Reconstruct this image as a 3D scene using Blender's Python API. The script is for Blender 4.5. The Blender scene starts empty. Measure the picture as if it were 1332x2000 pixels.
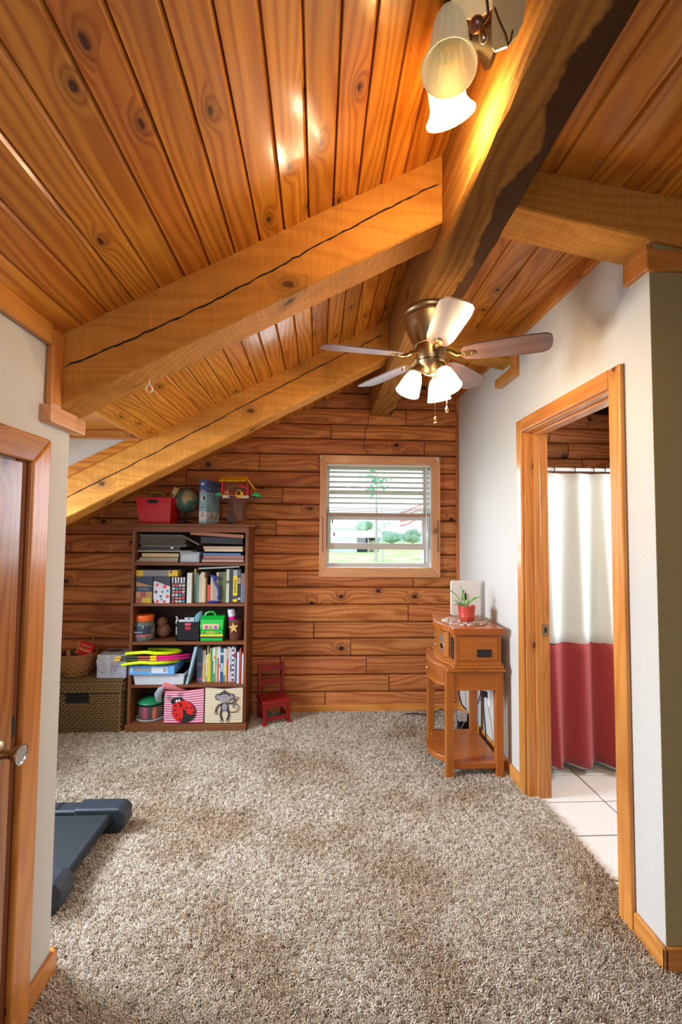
import bpy, math, random, numpy as np
from mathutils import Vector, Matrix
random.seed(7)
PI=math.pi; R=math.radians
S=bpy.context.scene; COL=S.collection
# ------------------------------------------------------------------ camera
FPX=888.0; CH=1.465
def cam_axes(p=R(2.8),y=R(2.84),r=R(0.5)):
    f=np.array([math.sin(y)*math.cos(p),math.cos(y)*math.cos(p),math.sin(p)])
    r0=np.array([math.cos(y),-math.sin(y),0.]);u0=np.cross(r0,f)
    return math.cos(r)*r0+math.sin(r)*u0, -math.sin(r)*r0+math.cos(r)*u0, f
CR,CU,CF=cam_axes()
cam=bpy.data.objects.new('camera',bpy.data.cameras.new('camera')); COL.objects.link(cam)
cam.data.sensor_fit='HORIZONTAL'; cam.data.sensor_width=24; cam.data.lens=24*FPX/1332
cam.data.clip_start=.02; cam.data.clip_end=600
cam.matrix_world=Matrix(((CR[0],CU[0],-CF[0],0),(CR[1],CU[1],-CF[1],0),(CR[2],CU[2],-CF[2],CH),(0,0,0,1)))
S.camera=cam
def P(px,py,Y=None,X=None,Z=None):          # where the line of sight meets a real plane of the room
    d=CF+CR*(px-666)/FPX-CU*(py-1000)/FPX
    t=X/d[0] if X is not None else Y/d[1] if Y is not None else (Z-CH)/d[2]
    return Vector((t*d[0],t*d[1],CH+t*d[2]))
# ------------------------------------------------------------------ world, lights, exposure
w=bpy.data.worlds.new('sky'); S.world=w; w.use_nodes=True
bg=w.node_tree.nodes['Background']; bg.inputs[0].default_value=(.80,.92,1,1); bg.inputs[1].default_value=1.7
S.view_settings.view_transform='Standard'; S.view_settings.look='None'
S.view_settings.exposure=0.52; S.view_settings.gamma=1; S.view_settings.use_curve_mapping=False
def area(name,loc,rot,sx,sy,power,color):
    l=bpy.data.lights.new(name,'AREA'); l.shape='RECTANGLE'; l.size=sx; l.size_y=sy; l.energy=power; l.color=color
    o=bpy.data.objects.new(name,l); o.location=loc; o.rotation_euler=rot; COL.objects.link(o); return o
def point(name,loc,power,color,rad=.02):
    l=bpy.data.lights.new(name,'POINT'); l.energy=power; l.color=color; l.shadow_soft_size=rad
    o=bpy.data.objects.new(name,l); o.location=loc; COL.objects.link(o); return o
DAY=(.72,.86,1); WARM=(1,.76,.48)
def spread(o,deg): o.data.spread=R(deg); return o
spread(area('dormer_window_daylight',(-2.26,2.12,1.45),(0,R(-90+25),0),.9,.66,50,DAY),108)
spread(area('gable_window_daylight',(.51,3.79,1.62),(R(-90+18),0,0),.84,.84,7,DAY),105)
spread(area('rear_fill_light',(.1,-1.70,1.55),(R(90-28),0,0),1.8,1.3,5,(.95,.96,1)),110)  # unseen fill added behind the camera to lift the general light
spread(area('bath_fill_light',(2.9,2.25,1.7),(0,R(90-12),0),.8,.8,30,(.95,.98,1)),160)  # unseen fill added to brighten the shower curtain, that wall has no window
# ------------------------------------------------------------------ mesh helpers
class MB:
    def __init__(s): s.v=[]; s.f=[]; s.m=[]
    def add(s,vs,fs,mi=0):
        n=len(s.v); s.v+= [tuple(v) for v in vs]; s.f+=[tuple(i+n for i in f) for f in fs]; s.m+=[mi]*len(fs); return s
    def box(s,x0,x1,y0,y1,z0,z1,mi=0):
        return s.add([(x,y,z) for z in (z0,z1) for x,y in ((x0,y0),(x1,y0),(x1,y1),(x0,y1))],
            [(3,2,1,0),(4,5,6,7),(0,1,5,4),(1,2,6,5),(2,3,7,6),(3,0,4,7)],mi)
    def obox(s,c,sx,sy,sz,M,mi=0):           # oriented box, M 3x3
        vs=[Vector(c)+M@Vector((x*sx/2,y*sy/2,z*sz/2)) for z in (-1,1) for x,y in ((-1,-1),(1,-1),(1,1),(-1,1))]
        return s.add(vs,[(3,2,1,0),(4,5,6,7),(0,1,5,4),(1,2,6,5),(2,3,7,6),(3,0,4,7)],mi)
    def prism(s,poly,a0,a1,axis='y',mi=0):   # poly 2d in the other two axes (x,z)|(y,z)|(x,y)
        f={'y':lambda p,a:(p[0],a,p[1]),'x':lambda p,a:(a,p[0],p[1]),'z':lambda p,a:(p[0],p[1],a)}[axis]
        n=len(poly)
        A=[a0(p) if callable(a0) else a0 for p in poly]; B=[a1(p) if callable(a1) else a1 for p in poly]
        vs=[f(p,a) for p,a in zip(poly,A)]+[f(p,b) for p,b in zip(poly,B)]
        fs=[tuple(range(n)),tuple(range(2*n-1,n-1,-1))]+[(i,i+n,(i+1)%n+n,(i+1)%n) for i in range(n)]
        return s.add(vs,fs,mi)
    def ring(s,rings,cap=True,close=True,mi=0):
        n=len(rings[0]); vs=[v for r in rings for v in r]; fs=[]
        for k in range(len(rings)-1):
            for i in range(n if close else n-1):
                j=(i+1)%n; fs.append((k*n+i,k*n+j,(k+1)*n+j,(k+1)*n+i))
        if cap: fs+= [tuple(range(n-1,-1,-1)),tuple(range((len(rings)-1)*n,len(rings)*n))]
        return s.add(vs,fs,mi)
    def lathe(s,prof,c=(0,0,0),d=(0,0,1),n=20,mi=0,cap=False):  # prof: (r,h) along direction d
        d=Vector(d).normalized(); u=d.orthogonal().normalized(); w_=d.cross(u); c=Vector(c)
        return s.ring([[c+d*h+(u*math.cos(2*PI*i/n)+w_*math.sin(2*PI*i/n))*max(r,1e-5) for i in range(n)] for r,h in prof],cap,True,mi)
    def cyl(s,a,b,r,r2=None,n=12,mi=0):
        a=Vector(a);b=Vector(b); return s.lathe([(r,0),(r if r2 is None else r2,(b-a).length)],a,b-a,n,mi,True)
    def tube(s,pts,r,n=8,mi=0,closed=False):
        pts=[Vector(p) for p in pts]; rings=[]; up=None
        for i,p in enumerate(pts):
            t=(pts[min(i+1,len(pts)-1)]-pts[max(i-1,0)]).normalized()
            if up is None: up=t.orthogonal().normalized()
            up=(up-t*up.dot(t)).normalized(); q=t.cross(up); rr=r[i] if isinstance(r,(list,tuple)) else r
            rings.append([p+(up*math.cos(2*PI*k/n)+q*math.sin(2*PI*k/n))*rr for k in range(n)])
        return s.ring(rings,True,True,mi)
    def sphere(s,c,r,n=14,m=9,sc=(1,1,1),mi=0):
        rr=[]
        for k in range(m+1):
            a=-PI/2+PI*k/m; a=max(min(a,PI/2-.03),-PI/2+.03)
            rr.append([(c[0]+r*sc[0]*math.cos(a)*math.cos(2*PI*i/n),c[1]+r*sc[1]*math.cos(a)*math.sin(2*PI*i/n),c[2]+r*sc[2]*math.sin(a)) for i in range(n)])
        return s.ring(rr,True,True,mi)
    def build(s,name,mats,parent=None,smooth=False,bev=0,seg=2,label=None):
        v=np.array(s.v,dtype=float); lo=v.min(0); hi=v.max(0); c=(lo+hi)/2
        if parent is None: c[2]=lo[2]
        me=bpy.data.meshes.new(name); me.from_pydata([tuple(p) for p in (v-c)],[],s.f)
        for m in (mats if isinstance(mats,(list,tuple)) else [mats]): me.materials.append(m)
        me.polygons.foreach_set('material_index',s.m)
        if smooth: me.polygons.foreach_set('use_smooth',[True]*len(s.f))
        me.update()
        o=bpy.data.objects.new(name,me); COL.objects.link(o)
        o.location=Vector(c)-(wloc(parent) if parent else Vector((0,0,0)))
        if parent: o.parent=parent
        if bev:
            b=o.modifiers.new('bevel','BEVEL'); b.width=bev; b.segments=seg; b.limit_method='ANGLE'; b.angle_limit=R(40)
        if smooth:
            e=o.modifiers.new('split','EDGE_SPLIT'); e.split_angle=R(42)
        if label: o['label']=label
        return o
def wloc(o):
    v=Vector((0,0,0))
    while o: v=v+Vector(o.location); o=o.parent
    return v
def tag(o,label,cat,group=None,kind=None):
    if label: o['label']=label
    if cat: o['category']=cat
    if group: o['group']=group
    if kind: o['kind']=kind
    return o
def thing(name,label,cat,loc=(0,0,0),group=None):
    o=bpy.data.objects.new(name,None); o.empty_display_size=.05; o.location=loc; COL.objects.link(o); return tag(o,label,cat,group)
def struct(name,loc=(0,0,0)):
    o=bpy.data.objects.new(name,None); o.empty_display_size=.05; o.location=loc; COL.objects.link(o); o['kind']='structure'; return o
def K(o): o['kind']='structure'; return o
def bx(*a): return MB().box(*a)
def text(s,size,mat,parent,loc,rot=(R(90),0,0),name='lettering',sx=1,ext=.0006):
    c=bpy.data.curves.new(name,'FONT'); c.body=s; c.size=size; c.extrude=ext; c.align_x='CENTER'; c.align_y='CENTER'; c.resolution_u=2
    t=bpy.data.objects.new(name,c); me=bpy.data.meshes.new_from_object(t); bpy.data.objects.remove(t)
    me.materials.clear(); me.materials.append(mat)
    o=bpy.data.objects.new(name,me); COL.objects.link(o); o.scale=(sx,1,1); o.rotation_euler=rot
    o.location=Vector(loc)-(wloc(parent) if parent else Vector((0,0,0))); o.parent=parent; return o
# ------------------------------------------------------------------ materials
def newmat(name):
    m=bpy.data.materials.new(name); m.use_nodes=True; nt=m.node_tree; return m,nt,nt.nodes['Principled BSDF']
def mat(name,col,rough=.5,metal=0,coat=0,bump=0,bscale=60,var=0,emit=0,trans=0,alpha=1,sheen=0,ior=1.45):
    m,nt,b=newmat(name); b.inputs['Base Color'].default_value=(*col,1); b.inputs['Roughness'].default_value=rough
    b.inputs['Metallic'].default_value=metal; b.inputs['Coat Weight'].default_value=coat; b.inputs['Coat Roughness'].default_value=.15
    b.inputs['IOR'].default_value=ior; b.inputs['Sheen Weight'].default_value=sheen
    b.inputs['Transmission Weight'].default_value=trans; b.inputs['Alpha'].default_value=alpha
    if emit: b.inputs['Emission Color'].default_value=(*col,1); b.inputs['Emission Strength'].default_value=emit
    N=nt.nodes;L=nt.links
    if bump or var:
        tc=N.new('ShaderNodeTexCoord'); no=N.new('ShaderNodeTexNoise'); no.inputs['Scale'].default_value=bscale; no.inputs['Detail'].default_value=5
        L.new(tc.outputs['Object'],no.inputs['Vector'])
        if bump:
            bu=N.new('ShaderNodeBump'); bu.inputs['Strength'].default_value=bump; bu.inputs['Distance'].default_value=.004
            L.new(no.outputs['Fac'],bu.inputs['Height']); L.new(bu.outputs[0],b.inputs['Normal'])
        if var:
            mx=N.new('ShaderNodeMix'); mx.data_type='RGBA'; mx.inputs[6].default_value=(*[c*(1-var) for c in col],1); mx.inputs[7].default_value=(*[min(1,c*(1+var)) for c in col],1)
            L.new(no.outputs['Fac'],mx.inputs[0]); L.new(mx.outputs[2],b.inputs['Base Color'])
    return m
def wood(name,axis,light,mid,dark,ksize=.055,stain=0,spec=.25,rough=.4,coat=.3,knots=.5,ring=28,swirl=9,saw=0,kscale=5,var=.25,contrast=1,crough=.18):
    m,nt,b=newmat(name+'_'+axis); N=nt.nodes; L=nt.links
    def n(t,**k):
        x=N.new('ShaderNode'+t)
        for a,v in k.items(): setattr(x,a,v)
        return x
    def math_(op,a,b_=None,c=None,cl=False):
        x=n('Math',operation=op); x.use_clamp=cl
        for i,v in enumerate((a,b_,c)):
            if v is None: continue
            if isinstance(v,(int,float)): x.inputs[i].default_value=v
            else: L.new(v,x.inputs[i])
        return x.outputs[0]
    tc=n('TexCoord'); oi=n('ObjectInfo'); sp=n('SeparateXYZ'); L.new(tc.outputs['Object'],sp.inputs[0])
    order={'x':(0,1,2),'y':(1,0,2),'z':(2,0,1)}[axis]
    cb=n('CombineXYZ')
    for i,k in enumerate(order): L.new(math_('ADD',sp.outputs[k],math_('MULTIPLY',oi.outputs['Random'],(61,37,23)[i])),cb.inputs[i])
    def scaled(a,b_,c):
        x=n('VectorMath',operation='MULTIPLY'); L.new(cb.outputs[0],x.inputs[0]); x.inputs[1].default_value=(a,b_,c); return x.outputs[0]
    def noise(vec,sc,det=3,out='Fac'):
        x=n('TexNoise'); x.inputs['Scale'].default_value=sc; x.inputs['Detail'].default_value=det; L.new(vec,x.inputs['Vector']); return x.outputs[out]
    vo=n('TexVoronoi'); vo.voronoi_dimensions='2D'; vo.inputs['Scale'].default_value=kscale; vo.inputs['Randomness'].default_value=.95
    s0=n('SeparateXYZ'); L.new(cb.outputs[0],s0.inputs[0]); c0=n('CombineXYZ'); L.new(math_('MULTIPLY',s0.outputs[0],.7),c0.inputs[0]); L.new(math_('ADD',s0.outputs[1],math_('MULTIPLY',s0.outputs[2],1.0)),c0.inputs[1]); L.new(c0.outputs[0],vo.inputs['Vector']); d=vo.outputs['Distance']
    se=n('SeparateColor'); L.new(vo.outputs['Color'],se.inputs[0])
    gate=math_('LESS_THAN',se.outputs[0],knots)
    dd=math_('ADD',d,math_('MULTIPLY',math_('SUBTRACT',noise(scaled(1,1,1),40),.5),.12))
    kn=math_('MULTIPLY',math_('SUBTRACT',1,math_('MULTIPLY',math_('SUBTRACT',dd,ksize),22,cl=True),cl=True),gate)
    halo=math_('MULTIPLY',math_('POWER',2.718,math_('MULTIPLY',math_('MULTIPLY',d,d),-22)),gate)
    w1=noise(scaled(.5,3.2,3.2),1.6,2)
    ph=math_('ADD',math_('MULTIPLY',w1,swirl*6),math_('MULTIPLY',halo,14))
    sy=n('SeparateXYZ'); L.new(cb.outputs[0],sy.inputs[0])
    ph=math_('ADD',ph,math_('MULTIPLY',math_('ADD',sy.outputs[1],math_('MULTIPLY',sy.outputs[2],.6)),ring*6))
    rg=math_('ADD',math_('MULTIPLY',math_('SINE',ph),.5),.5)
    rg=math_('POWER',rg,1.6)
    fib=noise(scaled(3,110,110),1,3)
    big=noise(scaled(.8,5,5),1,2)
    m1=n('Mix',data_type='RGBA'); m1.inputs[6].default_value=(*light,1); m1.inputs[7].default_value=(*mid,1)
    L.new(math_('ADD',math_('MULTIPLY',rg,.62*contrast),math_('MULTIPLY',math_('SUBTRACT',fib,.35),.8),cl=True),m1.inputs[0])
    m2=n('Mix',data_type='RGBA'); L.new(m1.outputs[2],m2.inputs[6]); m2.inputs[7].default_value=(*[c*.55 for c in mid],1)
    L.new(math_('MULTIPLY',math_('SUBTRACT',big,.52),2.2,cl=True),m2.inputs[0])
    m3=n('Mix',data_type='RGBA'); L.new(m2.outputs[2],m3.inputs[6]); m3.inputs[7].default_value=(*dark,1)
    L.new(math_('MAXIMUM',math_('MULTIPLY',halo,.45),math_('MULTIPLY',kn,.95)),m3.inputs[0])
    if saw:
        m4=n('Mix',data_type='RGBA',blend_type='MULTIPLY'); m4.inputs[0].default_value=1; L.new(m3.outputs[2],m4.inputs[6]); sv=math_('ADD',.72,math_('MULTIPLY',noise(scaled(110,9,9),1,3),.56*min(1,saw+.2)))
        cc=n('CombineColor'); [L.new(sv,cc.inputs[i]) for i in range(3)]; L.new(cc.outputs[0],m4.inputs[7]); m3=m4
    if stain:  # bark stain plus painted-in shadow on the beam underside, wider toward the near end
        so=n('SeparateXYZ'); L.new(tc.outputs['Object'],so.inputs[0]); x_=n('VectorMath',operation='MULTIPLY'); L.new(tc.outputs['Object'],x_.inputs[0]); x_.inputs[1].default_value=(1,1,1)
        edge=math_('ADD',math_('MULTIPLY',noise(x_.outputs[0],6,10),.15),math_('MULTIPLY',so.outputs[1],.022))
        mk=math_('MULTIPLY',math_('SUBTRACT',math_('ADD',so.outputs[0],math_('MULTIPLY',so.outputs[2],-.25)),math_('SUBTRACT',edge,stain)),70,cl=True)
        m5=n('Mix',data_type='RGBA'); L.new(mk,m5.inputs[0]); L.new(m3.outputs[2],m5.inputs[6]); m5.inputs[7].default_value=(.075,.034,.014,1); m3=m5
    hs=n('HueSaturation'); L.new(m3.outputs[2],hs.inputs['Color'])
    L.new(math_('ADD',1-var,math_('MULTIPLY',math_('FRACT',math_('MULTIPLY',oi.outputs['Random'],7.31)),2*var)),hs.inputs['Value'])
    L.new(math_('ADD',.5-.006,math_('MULTIPLY',oi.outputs['Random'],.010)),hs.inputs['Hue'])
    L.new(hs.outputs[0],b.inputs['Base Color'])
    b.inputs['Roughness'].default_value=rough; b.inputs['Coat Weight'].default_value=coat; b.inputs['Coat Roughness'].default_value=crough; b.inputs['Specular IOR Level'].default_value=spec
    h=math_('ADD',math_('MULTIPLY',fib,.35),math_('MULTIPLY',kn,-.6))
    if saw:
        h=math_('ADD',h,math_('MULTIPLY',noise(scaled(160,6,6),1,2),saw))
    bu=n('Bump'); bu.inputs['Strength'].default_value=.25 if not saw else .5; bu.inputs['Distance'].default_value=.002
    L.new(h,bu.inputs['Height']); L.new(bu.outputs[0],b.inputs['Normal'])
    return m
def wset(name,**k): return {a:wood(name,a,**k) for a in 'xyz'}
CEIL=wset('varnished_pine',light=(.70,.285,.032),mid=(.40,.100,.006),dark=(.045,.009,.003),rough=.45,coat=.5,knots=.24,kscale=7,ksize=.045,var=.12,crough=.14)
BEAM=wset('sawn_timber',light=(.64,.275,.045),mid=(.47,.165,.017),dark=(.10,.035,.01),rough=.7,coat=.0,knots=.07,kscale=5,saw=.7,var=.12,contrast=.7,crough=.4)
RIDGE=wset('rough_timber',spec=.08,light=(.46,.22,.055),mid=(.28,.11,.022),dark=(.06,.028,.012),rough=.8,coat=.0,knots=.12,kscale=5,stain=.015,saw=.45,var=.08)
LOG=wset('log_siding',light=(.62,.225,.065),mid=(.30,.068,.013),dark=(.02,.006,.003),rough=.6,coat=.05,knots=.22,kscale=5,ksize=.06,var=.14,saw=.4,crough=.35)
TRIM=wset('oiled_pine_trim',light=(.62,.26,.055),mid=(.46,.145,.018),dark=(.10,.022,.008),rough=.42,coat=.5,knots=.12,kscale=7,ksize=.07,var=.1,contrast=.8)
WTRIM=wset('window_casing_pine',light=(.68,.34,.15),mid=(.56,.24,.09),dark=(.2,.07,.03),rough=.5,coat=.3,knots=.04,var=.04,contrast=.7)
DOORW=wset('varnished_door_wood',light=(.42,.155,.04),mid=(.26,.068,.012),dark=(.09,.02,.006),rough=.36,coat=.7,knots=.08,var=.06)
CASEW=wset('bookcase_laminate',light=(.21,.07,.025),mid=(.15,.042,.014),dark=(.08,.02,.01),rough=.5,coat=.2,knots=.0,var=.06,contrast=.5,swirl=3)
OAK=wset('table_oak_veneer',light=(.42,.125,.018),mid=(.30,.075,.009),dark=(.2,.05,.01),rough=.38,coat=.5,knots=.0,var=.05,contrast=.5,swirl=3)
def plaster(name,col):
    m,nt,b=newmat(name); N=nt.nodes;L=nt.links
    b.inputs['Base Color'].default_value=(*col,1); b.inputs['Roughness'].default_value=.75; b.inputs['Coat Weight'].default_value=.0; b.inputs['Coat Roughness'].default_value=.4
    tc=N.new('ShaderNodeTexCoord'); no=N.new('ShaderNodeTexNoise'); no.inputs['Scale'].default_value=70; no.inputs['Detail'].default_value=4
    bu=N.new('ShaderNodeBump'); bu.inputs['Strength'].default_value=.35; bu.inputs['Distance'].default_value=.004
    L.new(tc.outputs['Object'],no.inputs['Vector']); L.new(no.outputs['Fac'],bu.inputs['Height']); L.new(bu.outputs[0],b.inputs['Normal']); return m
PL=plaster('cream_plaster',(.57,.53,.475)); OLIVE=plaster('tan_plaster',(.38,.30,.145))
WHITE=mat('white_paint',(.8,.8,.78),.4); DARKJ=mat('dark_joint',(.02,.008,.004),.9)
BRASS=mat('antique_brass',(.37,.27,.15),.34,1,bump=.02); BRASS2=mat('polished_brass',(.75,.52,.22),.16,1); CHROME=mat('worn_chrome',(.6,.6,.58),.15,1)
BLACK=mat('black_plastic',(.012,.012,.014),.45); BLACKC=mat('black_cloth',(.01,.01,.011),.9)
def simple(n,c,r=.5,**k): return mat(n,c,r,**k)
# ------------------------------------------------------------------ room dimensions
XR,XL,YF,YL,YC=1.19,-.87,3.82,1.62,1.55
RX0,RX1,RZ=.425,.61,2.475
zl=lambda x:2.578+.535*x          # underside of the left slope
zr=lambda x:2.885-.15*x           # underside of the right slope
# floor slab
K(bx(-2.4,2.7,-1.9,3.95,-.12,-.012).build('floor',mat('carpet_backing',(.24,.19,.15),1,bump=.6,bscale=200,var=.3)))
# log wall with the window opening
wb=struct('wall_back',(0,YF,0))
bx(-2.4,.05,YF+.03,YF+.13,-.1,3.1).box(.97,3.1,YF+.03,YF+.13,-.1,3.1).box(.05,.97,YF+.03,YF+.13,-.1,1.16).box(.05,.97,YF+.03,YF+.13,2.09,3.1).build('log_backing',DARKJ,wb)
rows=[.02,.162,.301,.453,.598,.734,.879,1.021,1.159,1.297,1.449,1.583,1.714,1.855,1.991,2.14,2.275,2.40,2.54,2.672,2.82]
joints={0:[-.95,.07],1:[-1.2,.60],2:[-.3,.41],3:[-.75,.28],4:[-1.3,-.03],5:[-.6,.76],6:[-1.0],7:[-.25,.80],8:[-.9],9:[-.55],10:[-1.3,-.35],11:[-.8],12:[-.3],13:[-1.1],14:[-.5],15:[.9],16:[.1],17:[.74],18:[.5],19:[.62]}
def logpiece(x0,x1,z0,z1,parent,y=YF):
    g=.007; dy=random.uniform(-.006,.006); c=.012; z0+=g*.5; z1-=g*.5
    prof=[(y+.03,z0),(y+.012+dy,z0),(y+dy+.001,z0+c),(y+dy-.004,(z0+z1)/2),(y+dy+.001,z1-c),(y+.012+dy,z1),(y+.03,z1)]
    return MB().prism(prof,x0+g*.4,x1-g*.4,'x').build('log',LOG['x'],parent)
for k in range(20):
    z0,z1=rows[k],rows[k+1]
    left=max(-2.3,(z0-2.578)/.535-.06)
    cuts=[left]+[j for j in joints[k] if j>left+.12]+[1.55,2.15+.2*math.sin(k*2.3),3.0]
    segs=list(zip(cuts[:-1],cuts[1:]))
    for a,b in segs:
        if z1>1.16 and z0<2.09:
            if a<.05 and b>.05: logpiece(a,min(b,.05),z0,z1,wb)
            elif b<=.05 or a>=.97: logpiece(a,b,z0,z1,wb); continue
            if b>.97: logpiece(max(a,.97),b,z0,z1,wb)
        else: logpiece(a,b,z0,z1,wb)
K(bx(-2.3,XR,YF-.018,YF+.02,0,.062).build('baseboard_back',TRIM['x'],bev=.004))
# ceiling boards: one object each
cl=struct('ceiling',(0,1,2.6))
def slopeboard(x0,x1,y0,y1,zf,parent,m,name='ceiling_board'):
    c=.0065; g=.0008; x0+=g; x1-=g; dz=random.uniform(-.0015,.0015)
    pr=[(x0,zf(x0)+.022),(x0,zf(x0)+.009+dz),(x0+c*.6,zf(x0+c*.6)+dz),(x1-c,zf(x1-c)+dz),(x1,zf(x1)+.009+dz),(x1,zf(x1)+.022)]
    return MB().prism(pr,y0,y1,'y').build(name,m,parent)
def lay(x0,x1,y0,y1,zf,pitch=.0815):
    n=max(1,round((x1-x0)/pitch)); p=(x1-x0)/n
    for i in range(n):
        a=x0+i*p
        if y1-y0>2.5:
            j=random.choice([random.uniform(y0+.4,1.2),1.6,2.8]); slopeboard(a,a+p,y0,j-.001,zf,cl,CEIL['y']); slopeboard(a,a+p,j+.001,y1,zf,cl,CEIL['y'])
        else: slopeboard(a,a+p,y0,y1,zf,cl,CEIL['y'])
lay(-1.045,RX0+.03,-1.85,YF+.02,zl)
lay(-2.34,-1.045,2.80,YF+.02,zl)
lay(RX1-.03,XR+.02,-1.85,YF+.02,zr,.122)
lay(XR+.02,2.64,-1.85,YC+.03,zr,.122)
back=MB(); 
back.prism([(-2.4,zl(-2.4)+.022),(RX0+.03,zl(RX0+.03)+.022),(RX0+.03,zl(RX0+.03)+.06),(-2.4,zl(-2.4)+.06)],2.8,3.95,'y')
back.prism([(-1.05,zl(-1.05)+.022),(RX0+.03,zl(RX0+.03)+.022),(RX0+.03,zl(RX0+.03)+.06),(-1.05,zl(-1.05)+.06)],-1.9,2.8,'y')
back.prism([(RX1-.03,zr(RX1-.03)+.022),(2.7,zr(2.7)+.022),(2.7,zr(2.7)+.06),(RX1-.03,zr(RX1-.03)+.06)],-1.9,3.95,'y')
back.box(.35,.7,-1.9,3.95,2.86,2.9)
back.box(-2.4,-1.0,1.5,2.86,2.10,2.14)
back.build('roof_deck',DARKJ,cl)
# flat dormer ceiling, its boards run across
for i in range(13):
    y=1.62+i*.0885; bx(-2.3,-1.045,y+.001,y+.0875,2.072,2.09).build('dormer_ceiling_board',CEIL['x'],cl,bev=.004,seg=1)
K(bx(-1.062,-1.030,1.62,2.76,2.018,2.052).build('trim_1',TRIM['y'],bev=.005))
K(bx(-2.3,-1.05,2.735,2.758,2.018,2.072).build('trim_2',TRIM['x'],bev=.004))
K(MB().prism([(-2.3,zl(-2.3)+.002),(-1.06,zl(-1.06)+.002),(-1.12,2.03),(-2.3,zl(-2.3)+.09)][:4],2.742,2.758,'y').build('trim_3',CEIL['x']))
K(MB().prism([(-2.3,zl(-2.3)-.02),(-.95,zl(-.95)-.02),(-.95,2.09),(-2.3,2.09)],2.76,2.86,'y').build('wall_dormer_cheek',PL))
# left outer wall with a dormer window
K(bx(-2.4,-2.3,1.5,1.85,-.1,2.14).box(-2.4,-2.3,2.6,3.95,-.1,2.14).box(-2.4,-2.3,1.85,2.6,-.1,.95).box(-2.4,-2.3,1.85,2.6,1.9,2.14).build('wall_left_outer',PL))
wi=struct('window_2',(-2.3,2.2,1.4))
MB().box(-2.30,-2.28,1.77,1.85,.87,1.98).box(-2.30,-2.28,2.6,2.68,.87,1.98).box(-2.30,-2.28,1.85,2.6,1.9,1.98).box(-2.30,-2.28,1.85,2.6,.87,.95).build('window_casing',WTRIM['z'],wi)
MB().box(-2.38,-2.35,1.85,2.6,1.40,1.45).box(-2.38,-2.35,1.85,1.89,.95,1.9).box(-2.38,-2.35,2.56,2.6,.95,1.9).build('window_frame',WHITE,wi)
# left wall (closet) block with door opening shape applied on its face
K(bx(-2.3,XL,-1.9,YL,-.1,2.16).build('wall_left',PL,bev=.006))
K(bx(XL,XL+.016,1.48,YL+.016,0,.08).build('baseboard_left',TRIM['y'],bev=.006))
K(bx(-2.3,XL+.016,YL,YL+.016,0,.08).build('baseboard_left_return',TRIM['x'],bev=.006))
K(bx(XL,XL+.022,-1.8,1.462,zl(XL)-.055,zl(XL)+.012).build('trim_4',TRIM['y'],bev=.006))
K(bx(XL,XL+.022,1.462,1.528,1.865,2.115).build('trim_5',TRIM['z'],bev=.008))
K(bx(XL-.01,XL+.034,1.445,1.66,1.808,1.866).build('trim_6',WTRIM['y'],bev=.007))
# right wall with doorway
DY0,DY1,DZ=1.775,2.56,2.062
rw=MB(); rw.box(XR,XR+.12,YC+.0,DY0-.02,-.1,2.78).box(XR,XR+.12,DY1+.02,YF+.03,-.1,2.78).box(XR,XR+.12,DY0-.02,DY1+.02,DZ+.02,2.78)
K(rw.build('wall_right',PL))
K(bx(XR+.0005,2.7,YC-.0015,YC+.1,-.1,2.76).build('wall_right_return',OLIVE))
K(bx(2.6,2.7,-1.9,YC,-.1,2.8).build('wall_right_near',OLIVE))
rb=MB().box(-2.4,-.8,-1.9,-1.8,-.1,3).box(1.0,2.7,-1.9,-1.8,-.1,3).box(-.8,1.0,-1.9,-1.8,-.1,.85).box(-.8,1.0,-1.9,-1.8,2.15,3)
K(rb.build('wall_rear',LOG['x']))
K(bx(XR-.016,XR,2.635,YF-.018,0,.085).build('baseboard_right',TRIM['y'],bev=.006))
K(bx(XR-.016,XR,YC-.016,1.69,0,.085).build('baseboard_right_near',TRIM['y'],bev=.006))
K(bx(XR-.016,2.6,YC-.016,YC,0,.085).build('baseboard_right_return',TRIM['x'],bev=.006))
K(bx(XR-.022,XR+.01,1.68,2.70,2.635,2.712).build('trim_7',TRIM['y'],bev=.006))
K(bx(XR-.022,XR+.01,2.86,YF,2.635,2.712).build('trim_8',TRIM['y'],bev=.006))
K(bx(XR-.024,XR,2.615,2.70,2.47,2.712).build('trim_9',TRIM['z'],bev=.004))
K(bx(XR-.05,XR,2.615,2.87,2.42,2.475).build('trim_10',TRIM['y'],bev=.004))
K(bx(XR-.024,XR+.003,YC-.02,1.66,2.43,2.52).build('trim_11',TRIM['y'],bev=.004))
K(bx(XR-.022,2.6,YC-.022,YC+.003,2.425,2.50).build('trim_12',TRIM['x'],bev=.004))
K(bx(XR-.02,XR-.002,YF-.03,YF-.008,.06,2.66).build('trim_13',LOG['z']))
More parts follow.
